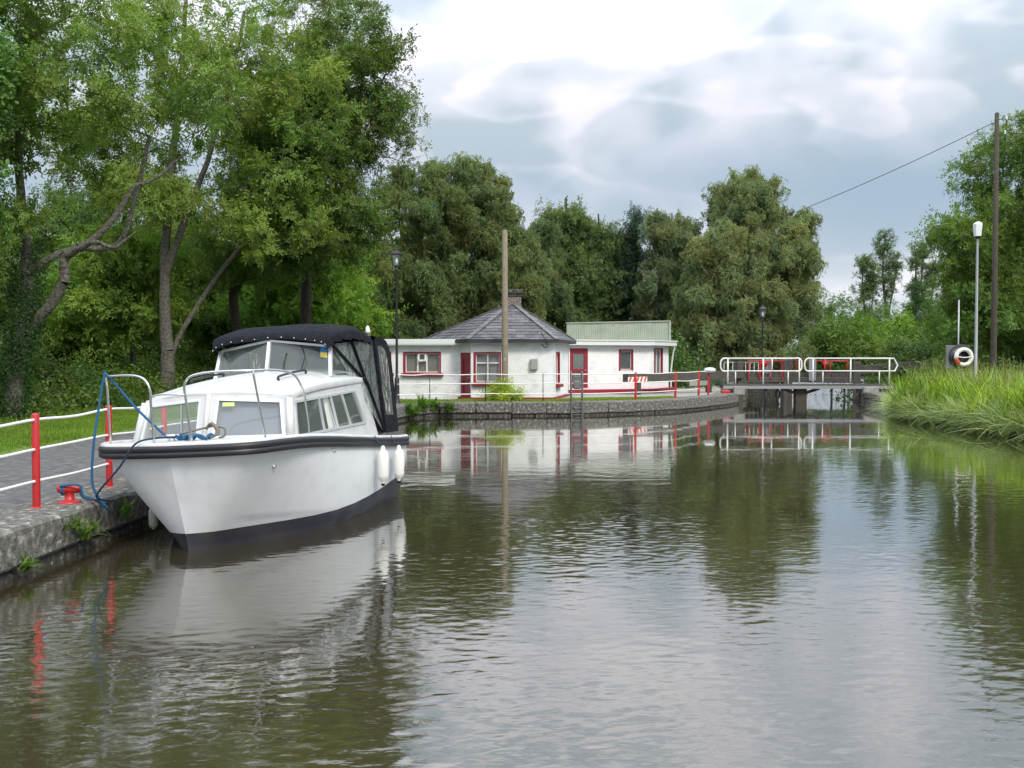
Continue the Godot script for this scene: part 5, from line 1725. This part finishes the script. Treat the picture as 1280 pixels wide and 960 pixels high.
	wall(c, a, b, y0, th, [[.32, 1.22, .72, 2.52], [2.86, 3.5, 1.52, 2.44]], M.render_white)
	dv.call(a, b, .32, 1.22, .72, 2.52, true)
	house_window(c, a, b, 2.86, 3.5, 1.52, 2.44, [], [], null, 0, false)
	wall(c, b, e, y0, th, [[.5, 1.5, 1.1, 2.5]], M.render_white)
	house_window(c, b, e, .5, 1.5, 1.1, 2.5, [.5], [], null, 0, false)
	wall(c, e, Vector2(7.6, 50), y0, th, [], M.render_white)
	wall(c, Vector2(7.6, 50), Vector2(2.3, 50), y0, th, [], M.render_white)
	wall(c, Vector2(2.3, 50), a, y0, th, [], M.render_white)
	s = st()
	var top := [Vector2(2.1, 42.6), Vector2(6.55, 44.3), Vector2(7.95, 46.5), Vector2(7.95, 50), Vector2(2.1, 50)]
	land(s, top, th, th + .1)
	obj("flat_roof", s, M.concrete, c)
	s = st()
	for k in 3:
		var p: Vector2 = top[k]
		var q: Vector2 = top[k + 1]
		bar(s, v(p.x, th + .1, p.y), v(q.x, th + .1, q.y), .06, .2)
		bar(s, v(p.x, th + .22, p.y), v(q.x, th + .22, q.y), .14, .05)
	obj("fascia", s, M.fascia, c)
	s = st()
	land(s, [Vector2(2.3, 42.35), Vector2(4.6, 43.2), Vector2(6.7, 44.05), Vector2(7.95, 46.3), Vector2(7.7, 46.6), Vector2(6.45, 44.65), Vector2(2.2, 43.0)], .45, .66)
	obj("step", s, M.wine_paint, c)
	s = st(false)
	tube(s, smooth_path([v(7.5, 2.7, 46.1), v(7.85, 2.62, 46.45), v(7.8, 2.3, 46.5), v(7.72, 1.4, 46.6), v(7.72, .6, 46.6)], 4), .04, 8)
	obj("downpipe", s, M.fascia, c)
	s = st(false)
	lathe(s, v(2.95, 2.62, 42.98), [[0.0, 0.0], [.06, .02], [.07, .1], [.04, .16], [0.0, .18]], 10)
	obj("porch_lamp", s, M.black_iron, c)
	# --- green corrugated upstand behind, in separate sheets
	for k in 6:
		s = st(false)
		var x0 := 2.7 + k * .845
		for i in 24:
			var u0 := i / 24.0
			var u1 := (i + 1) / 24.0
			var f := func(u: float): return .025 * sin(u * TAU * 8.0)
			quad(s, v(x0 + .86 * u0, 2.72, 47.5 + f.call(u0) + .012 * (k % 2)), v(x0 + .86 * u0, 3.78 + k * .018, 47.5 + f.call(u0) + .012 * (k % 2)), v(x0 + .86 * u1, 3.78 + k * .018, 47.5 + f.call(u1) + .012 * (k % 2)), v(x0 + .86 * u1, 2.72, 47.5 + f.call(u1) + .012 * (k % 2)))
		obj("corrugated_sheet", s, M.green_iron, c)
	s = st()
	bar(s, v(2.65, 3.8, 47.5), v(7.82, 3.9, 47.5), .1, .05)
	bar(s, v(7.8, 2.75, 47.5), v(7.8, 3.88, 47.5), .06, .1)
	obj("flashing", s, M.green_iron, c)
	# service cable down the roof to its bracket
	s = st(false)
	tube(s, smooth_path([v(.5, 4.4, 40.2), v(.9, 3.5, 38.6), v(1.28, 2.82, 36.7), v(1.3, 2.6, 36.95)], 5), .012, 5)
	tube(s, smooth_path([v(1.15, 2.62, 36.98), v(1.25, 2.5, 36.9), v(1.38, 2.56, 36.9), v(1.36, 2.72, 36.98)], 5), .014, 5)
	obj("service_cable", s, M.cable, c)

# ------------------------------------------------------------------ lamps, poles, wires
func lantern_post(label: String, at: Vector3, h: float) -> void:
	var t := thing("street_lamp", label, "lamp post", at, "black lanterns on the lockside")
	var s := st(false)
	lathe(s, Vector3.ZERO, [[.13, 0.0], [.13, .05], [.1, .09], [.09, .5], [.085, .9], [.06, .95], [.05, 1.0], [.038, h - .75], [.05, h - .72], [.035, h - .7], [.035, h - .62]], 12)
	obj("post", s, M.black_iron, t)
	s = st(false)
	tube(s, [Vector3(-.22, h - .78, 0), Vector3(.22, h - .78, 0)], .014, 6)
	obj("crossbar", s, M.black_iron, t)
	s = st()
	lathe(s, Vector3.ZERO, [[.1, h - .62], [.12, h - .6], [.12, h - .58]], 4, PI / 4)
	lathe(s, Vector3.ZERO, [[.24, h - .2], [.25, h - .17], [.14, h - .06], [.06, h - .02], [.05, h + .03], [.015, h + .06], [0.0, h + .12]], 4, PI / 4)
	for k in 4:
		var a := PI / 4 + PI / 2 * k
		tube(s, [Vector3(cos(a) * .12, h - .6, sin(a) * .12), Vector3(cos(a) * .235, h - .18, sin(a) * .235)], .012, 4)
	var lan := obj("lantern", s, M.black_iron, t)
	s = st()
	lathe(s, Vector3.ZERO, [[.115, h - .58], [.225, h - .19]], 4, PI / 4)
	obj("pane", s, M.pane, lan)
	s = st(false)
	lathe(s, Vector3.ZERO, [[0.0, h - .54], [.04, h - .5], [.05, h - .42], [.03, h - .32], [0.0, h - .3]], 8)
	obj("bulb", s, M.lamp_glass_white, lan)

func posts_and_wires() -> void:
	lantern_post("black lantern lamp post at the corner of the quay railing", v(-4.15, .45, 34.6), 5.55)
	lantern_post("black lantern lamp post in front of the great dome-shaped willow", v(12.9, .45, 49.5), 4.3)
	# the plain wooden pole by the cottage
	var t := thing("wooden_pole", "weathered wooden pole without wires in front of the slate roof", "pole", v(-.27, .44, 36.2))
	var s := st(false)
	lathe(s, Vector3.ZERO, [[.125, 0.0], [.12, 2.0], [.1, 6.42], [.07, 6.46], [0.0, 6.47]], 12)
	obj("shaft", s, M.pole_wood, t)
	s = st()
	box(s, Vector3(0, 1.6, .122), Vector3(.09, .14, .01))
	obj("number_plate", s, M.galvanised, t)
	# utility pole across the lock
	t = thing("utility_pole", "tall dark utility pole carrying wires above the spreading ash", "pole", v(19.05, .4, 38.0))
	s = st(false)
	lathe(s, Vector3.ZERO, [[.125, 0.0], [.11, 4.0], [.08, 11.3], [.0, 11.35]], 12)
	obj("shaft", s, M.tarred_wood, t)
	for k in [[11.05, .35], [10.5, .3]]:
		s = st(false)
		tube(s, [Vector3(-.05, k[0], 0), Vector3(k[1], k[0] + .02, .05), Vector3(k[1], k[0] - .25, .05)], .018, 6)
		obj("bracket", s, M.black_iron, t)
		s = st(false)
		lathe(s, Vector3(k[1], k[0] - .02, .05), [[.03, 0.0], [.045, .04], [.03, .08], [.04, .12], [0.0, .15]], 8)
		obj("insulator", s, M.lamp_glass_white, t)
	var ptop := v(19.05, 11.45, 38.0)
	for w in [[ptop + Vector3(-.1, -.1, 0), v(-6, 9.0, 80), 2.6, "overhead wire sagging from the utility pole down behind the willows"], [ptop + Vector3(.3, .0, 0), v(60, 13.6, 46), .5, "upper overhead wire leaving the utility pole away from the lock"], [ptop + Vector3(.3, -.5, 0), v(60, 12.6, 46), .6, "lower overhead wire leaving the utility pole away from the lock"]]:
		var pts := []
		for i in 31:
			var u := i / 30.0
			pts.append(w[0].lerp(w[1], u) - Vector3(0, w[2] * 4.0 * u * (1 - u), 0))
		s = st(false)
		tube(s, pts, .014, 5)
		tag(obj("overhead_wire", s, M.cable), w[3], "wire", "overhead wires")
	# galvanised lamp post with a white box lantern
	t = thing("street_lamp", "slim grey lamp post with a white square lantern beside the life ring", "lamp post", v(17.0, .4, 35.2))
	s = st(false)
	lathe(s, Vector3.ZERO, [[.08, 0.0], [.08, .9], [.06, .95], [.042, 5.9], [.035, 6.0], [.05, 6.05]], 12)
	obj("post", s, M.galvanised, t)
	s = st(false)
	lathe(s, Vector3.ZERO, [[.05, 6.05], [.1, 6.1], [.11, 6.14]], 12)
	obj("collar", s, M.black_iron, t)
	s = st()
	lathe(s, Vector3.ZERO, [[.13, 6.14], [.17, 6.55], [.17, 6.59], [.08, 6.66], [0.0, 6.68]], 4, PI / 4)
	obj("lantern", s, M.lamp_glass_white, t)
	# life ring on its stand
	t = thing("life_ring_stand", "grey stand with a round black holder for the life ring", "stand", v(17.1, .4, 36.6))
	s = st(false)
	tube(s, [Vector3(-.1, 0, 0), Vector3(-.1, 3.9, 0)], .03, 8)
	obj("post", s, M.galvanised, t)
	s = st()
	cbox(s, Vector3(-.35, 1.72, .05), Vector3(.5, .9, .06), .02)
	obj("backboard", s, M.old_galvanised, t)
	s = st(false)
	tube(s, [Vector3(-.02, 1.75, .06), Vector3(-.02, 1.75, .13)], .47, 24)
	obj("holder", s, M.rubber, t)
	t = thing("life_ring", "white and red life ring in the round black holder", "life ring", v(17.12, 2.13, 36.42))
	for k in 8:
		s = st(false)
		var pts := []
		for i in 7:
			var a := TAU * (k + i / 6.0) / 8.0 + .2
			pts.append(Vector3(cos(a) * .29, sin(a) * .29, .02))
		tube(s, pts, .078, 10)
		obj("ring_segment", s, M.ring_red if k == 4 else M.ring_white, t)
	s = st(false)
	tube(s, smooth_path([Vector3(-.3, .02, .1), Vector3(0, -.02, .1), Vector3(.3, .03, .1)], 4), .02, 6)
	obj("grab_line", s, M.ring_white, t)
	s = st(false)
	tube(s, [v(22.4, .3, 44.6), v(23.3, 3.6, 46.5)], .035, 6)
	tag(obj("leaning_stake", s, M.pole_wood), "thin pale stake leaning among the bushes beyond the lock", "stake")

# ------------------------------------------------------------------ ladder, footbridge, lock gates
func ladder() -> void:
	var t := thing("quay_ladder", "galvanised ladder with hooped handrails on the quay in front of the red door", "ladder", v(2.35, 0, 34.72))
	for sx in [-.2, .2]:
		var s := st(false)
		tube(s, smooth_path([Vector3(sx, -.4, .1), Vector3(sx, .5, .1), Vector3(sx, 1.3, .08), Vector3(sx, 1.55, -.05), Vector3(sx, 1.58, -.3), Vector3(sx, 1.4, -.42), Vector3(sx, .5, -.45)], 4), .024, 7)
		obj("handrail", s, M.old_galvanised, t)
	for k in 4:
		var s := st(false)
		tube(s, [Vector3(-.2, -.2 + k * .25, .1), Vector3(.2, -.2 + k * .25, .1)], .016, 6)
		obj("rung", s, M.old_galvanised, t)
	var s := st(false)
	tube(s, [Vector3(-.2, 1.4, -.02), Vector3(.2, 1.4, -.02)], .018, 6)
	obj("crossbar", s, M.old_galvanised, t)
	s = st()
	cbox(s, Vector3(0, 1.12, -.02), Vector3(.26, .3, .18), .03)
	obj("control_box", s, M.old_galvanised, t)

func lock_works() -> void:
	rng.seed = 70
	var d := 43.8
	var X := func(px: float): return (px - 640.0) * .0365
	var deck := .89
	var t := thing("footbridge", "narrow footbridge with white tubular railings across the lock mouth", "footbridge", v(0, 0, d))
	# deck planks
	var x := 9.55
	while x < 17.3:
		var s := st()
		cbox(s, Vector3(x + .14, deck - .03, 0), Vector3(.27, .06, .9), .008)
		obj("deck_plank", s, M.timber, t)
		x += .285
	for z in [.4, -.4]:
		var s := st()
		box(s, Vector3(13.4, deck - .13, z), Vector3(7.7, .14, .1))
		obj("bearer", s, M.galvanised, t)
	# white railings: two panels with rounded ends, on the near side of the deck
	for q in [[9.42, 13.08, [9.75, 11.35, 12.98], [10.1, 12.48], [11.75]], [13.22, 17.3, [13.6, 15.3, 17.05], [14.05, 16.6], [], []]]:
		for z in [.42]:
			var s := st(false)
			var lo: float = deck + .6
			var hi: float = deck + 1.17
			var le: float = q[0]
			var re: float = q[1]
			var loop := [Vector3(le + .35, lo, z), Vector3(le + .12, lo, z), Vector3(le + .02, lo + .12, z), Vector3(le, lo + .28, z), Vector3(le + .02, hi - .12, z), Vector3(le + .14, hi, z), Vector3(le + .35, hi, z)]
			tube(s, smooth_path(loop, 3), .035, 8)
			tube(s, [Vector3(le + .35, hi, z), Vector3(re - .3, hi, z)], .035, 8)
			tube(s, [Vector3(le + .35, lo, z), Vector3(re - .3, lo, z)], .03, 8)
			if re < 14: tube(s, smooth_path([Vector3(re - .3, hi, z), Vector3(re - .1, hi, z), Vector3(re, hi - .14, z), Vector3(re, lo + .14, z), Vector3(re - .1, lo, z), Vector3(re - .3, lo, z)], 3), .035, 8)
			else:
				tube(s, [Vector3(re - .3, hi, z), Vector3(re - .05, hi, z), Vector3(re + .12, hi - .3, z), Vector3(re, lo, z), Vector3(re - .3, lo, z)], .035, 8)
			obj("handrail", s, M.white_paint, t)
			for px in q[2]:
				s = st(false)
				tube(s, [Vector3(px, deck, z), Vector3(px, hi, z)], .035, 8)
				obj("post", s, M.white_paint, t)
			for px in q[3]:
				s = st(false)
				tube(s, [Vector3(px, deck, z), Vector3(px, lo, z)], .026, 8)
				obj("post", s, M.white_paint, t)
	var s := st(false)
	tube(s, [Vector3(11.75, deck + .6, .42), Vector3(11.75, deck + 1.17, .42)], .03, 8)
	obj("post", s, M.white_paint, t)
	# trestle in the middle and thin steel props
	s = st()
	box(s, Vector3(13.15, .2, 0), Vector3(.5, 1.0, .4))
	bar(s, Vector3(12.3, deck - .2, 0), Vector3(13.0, .45, 0), .3, .1)
	bar(s, Vector3(14.0, deck - .2, 0), Vector3(13.3, .45, 0), .3, .1)
	obj("pier", s, M.tarred_wood, t)
	for px in [955, 970, 1037, 1053]:
		s = st(false)
		tube(s, [Vector3(X.call(px), -.4, .3), Vector3(X.call(px), deck - .1, .3)], .05, 7)
		obj("prop", s, M.black_iron, t)
	# abutments
	s = st()
	cbox(s, Vector3(10.25, .6, 0), Vector3(.5, .36, 1.1), .02)
	cbox(s, Vector3(16.2, .62, 0), Vector3(.7, .3, 1.1), .02)
	obj("abutment", s, M.concrete, t)
	# --- mitre gates behind: one leaf each side with a balance beam and red handrail
	for side in [-1, 1]:
		var foot := v(10.9, 0, 46.2) if side < 0 else v(16.6, 0, 46.2)
		var meet := v(13.6, 0, 47.6)
		var lab := "timber lock gate leaf with long balance beam reaching towards the cottage" if side < 0 else "timber lock gate leaf with balance beam ending among the reeds"
		var g := thing("lock_gate", lab, "lock gate", foot, "lock gates")
		var dir := (meet - foot)
		var bs := Basis(dir.normalized(), Vector3.UP, dir.normalized().cross(Vector3.UP))
		g.basis = bs
		var L := dir.length()
		s = st()
		cbox(s, Vector3(0, .7, 0), Vector3(.34, 2.4, .34), .03)
		obj("heel_post", s, M.timber, g)
		s = st()
		cbox(s, Vector3(L - .15, .85, 0), Vector3(.26, 2.3, .3), .03)
		obj("mitre_post", s, M.timber, g)
		for k in 9:
			s = st()
			var w := (L - .5) / 9.0
			cbox(s, Vector3(.22 + w * (k + .5), 1.24, .03 * (k % 2)), Vector3(w - .012, .22, .08), .008)
			obj("gate_board", s, M.timber, g)
		s = st()
		cbox(s, Vector3(L / 2, 1.0, 0), Vector3(L - .4, .26, .26), .02)
		obj("top_rail", s, M.timber, g)
		# red handrail over the gate
		s = st(false)
		tube(s, [Vector3(.4, 1.92, .2), Vector3(L - .3, 1.92, .2)], .03, 8)
		obj("handrail", s, M.red_paint, g)
		for k in 4:
			s = st()
			cbox(s, Vector3(.45 + k * (L - .9) / 3.0, 1.5, .2), Vector3(.06, .9, .05), .01)
			obj("handrail_post", s, M.red_paint, g)
		# paddle gear: grey post with a red rack and windlass
		s = st()
		cbox(s, Vector3(L * .62, 1.5, -.05), Vector3(.34, 1.1, .24), .02)
		obj("paddle_post", s, M.galvanised, g)
		s = st(false)
		tube(s, [Vector3(L * .45, 1.78, .1), Vector3(L * .45, 1.78, .34)], .14, 12)
		tube(s, [Vector3(L * .45, 1.2, .12), Vector3(L * .45, 2.0, .12)], .05, 6)
		obj("paddle_gear", s, M.red_paint, g)
	# balance beams, swung over the lockside
	var beam := thing("balance_beam", "heavy timber balance beam with red and white striped end before the cottage", "beam", v(0, 0, 0))
	var p0 := v(4.95, 1.2, 41.9)
	var p1 := v(11.0, 1.3, 46.1)
	s = st()
	bar(s, p0, p1, .34, .36)
	obj("timber", s, M.timber, beam)
	var dd := (p1 - p0).normalized()
	var xa := Vector3.UP.cross(dd).normalized()
	for q in [xa * -.176, xa * .176]:
		s = st()
		bar(s, p0 + q + Vector3(0, -.06, 0), p0 + dd * 1.12 + q + Vector3(0, -.06, 0), .01, .22)
		obj("striped_plate", s, M.ring_white, beam)
		for k in 5:
			s = st()
			var a: Vector3 = p0 + dd * (.02 + k * .22) + q * 1.045 + Vector3(0, -.06, 0)
			quad(s, a + Vector3(0, -.105, 0), a + dd * .11 + Vector3(0, -.105, 0), a + dd * .2 + Vector3(0, .105, 0), a + dd * .09 + Vector3(0, .105, 0))
			obj("red_stripe", s, M.ring_red, beam)
	s = st()
	cbox(s, p0.lerp(p1, .1) + Vector3(0, -.46, 0), Vector3(.25, .6, .3), .02)
	cbox(s, p0.lerp(p1, .7) + Vector3(0, -.48, 0), Vector3(.25, .62, .3), .02)
	obj("rest_block", s, M.timber, beam)
	s = st()
	bar(s, p0.lerp(p1, .52) + xa * -.02 + Vector3(0, -.34, .2), p0.lerp(p1, .68) + Vector3(0, -.34, .2), .04, .22)
	tag(obj("notice_board", s, M.meter_box), "pale notice board fixed below the balance beam", "board")
	beam = thing("balance_beam", "grey balance beam end showing above the reeds across the lock", "beam", v(0, 0, 0))
	s = st()
	bar(s, v(16.6, 1.5, 46.3), v(20.4, 1.75, 46.8), .34, .4)
	obj("timber", s, M.timber, beam)
	s = st()
	cbox(s, v(19.5, .9, 46.7), Vector3(.3, 1.2, .3), .02)
	obj("rest_block", s, M.timber, beam)
	# white railing on the far lockside, seen behind the left rail panel
	t = thing("lockside_fence", "short grey barred fence behind the white footbridge railing", "fence", v(10.6, .5, 48.0))
	for k in 9:
		s = st(false)
		tube(s, [Vector3(k * .24, 0, -k * .1), Vector3(k * .24, 1.35, -k * .1)], .02, 6)
		obj("bar", s, M.galvanised, t)
	for h in [.2, 1.35]:
		s = st(false)
		tube(s, [Vector3(0, h, 0), Vector3(1.92, h, -.8)], .026, 6)
		obj("rail", s, M.galvanised, t)
	# small wall-mounted red winch on the near corner of the lockside
	s = st()
	cbox(s, v(9.55, .56, 42.9), Vector3(.4, .16, .3), .04)
	tag(obj("mooring_ring_block", s, M.red_paint), "small red mooring block on the quay corner by the footbridge", "mooring block")
	# water falling over the sill inside the lock, between tufts
	s = st(false)
	var rows := 14
	var colsn := 40
	var fall := func(i: int, j: int) -> Vector3:
		var u := i / float(colsn)
		var w := j / float(rows)
		return v(15.2 + u * 4.6 + .05 * sin(i * 2.1 + j), .85 * (1 - w * w) + .02 * sin(i * 3.7), 55.0 - u * 1.0 - w * .7 + .06 * sin(i * 1.7 + j * .8))
	for i in colsn:
		for j in rows:
			quado(s, fall.call(i, j), fall.call(i + 1, j), fall.call(i + 1, j + 1), fall.call(i, j + 1), v(18, -2, 58))
	tag(obj("cascade", s, M.foam), "white water spilling over the sill inside the lock", "cascade")
	s = st()
	land(s, [Vector2(13.0, 55.05), Vector2(20.6, 54.05), Vector2(26, 62), Vector2(27, 78), Vector2(19, 68)], -.5, .83)
	struct("upper_pool", s, M.dark_stone)

func _ready() -> void:
	setup()
	materials()
	water()
	banks()
	cottage()
	railings()
	posts_and_wires()
	ladder()
	lock_works()
	boat()
	plants()
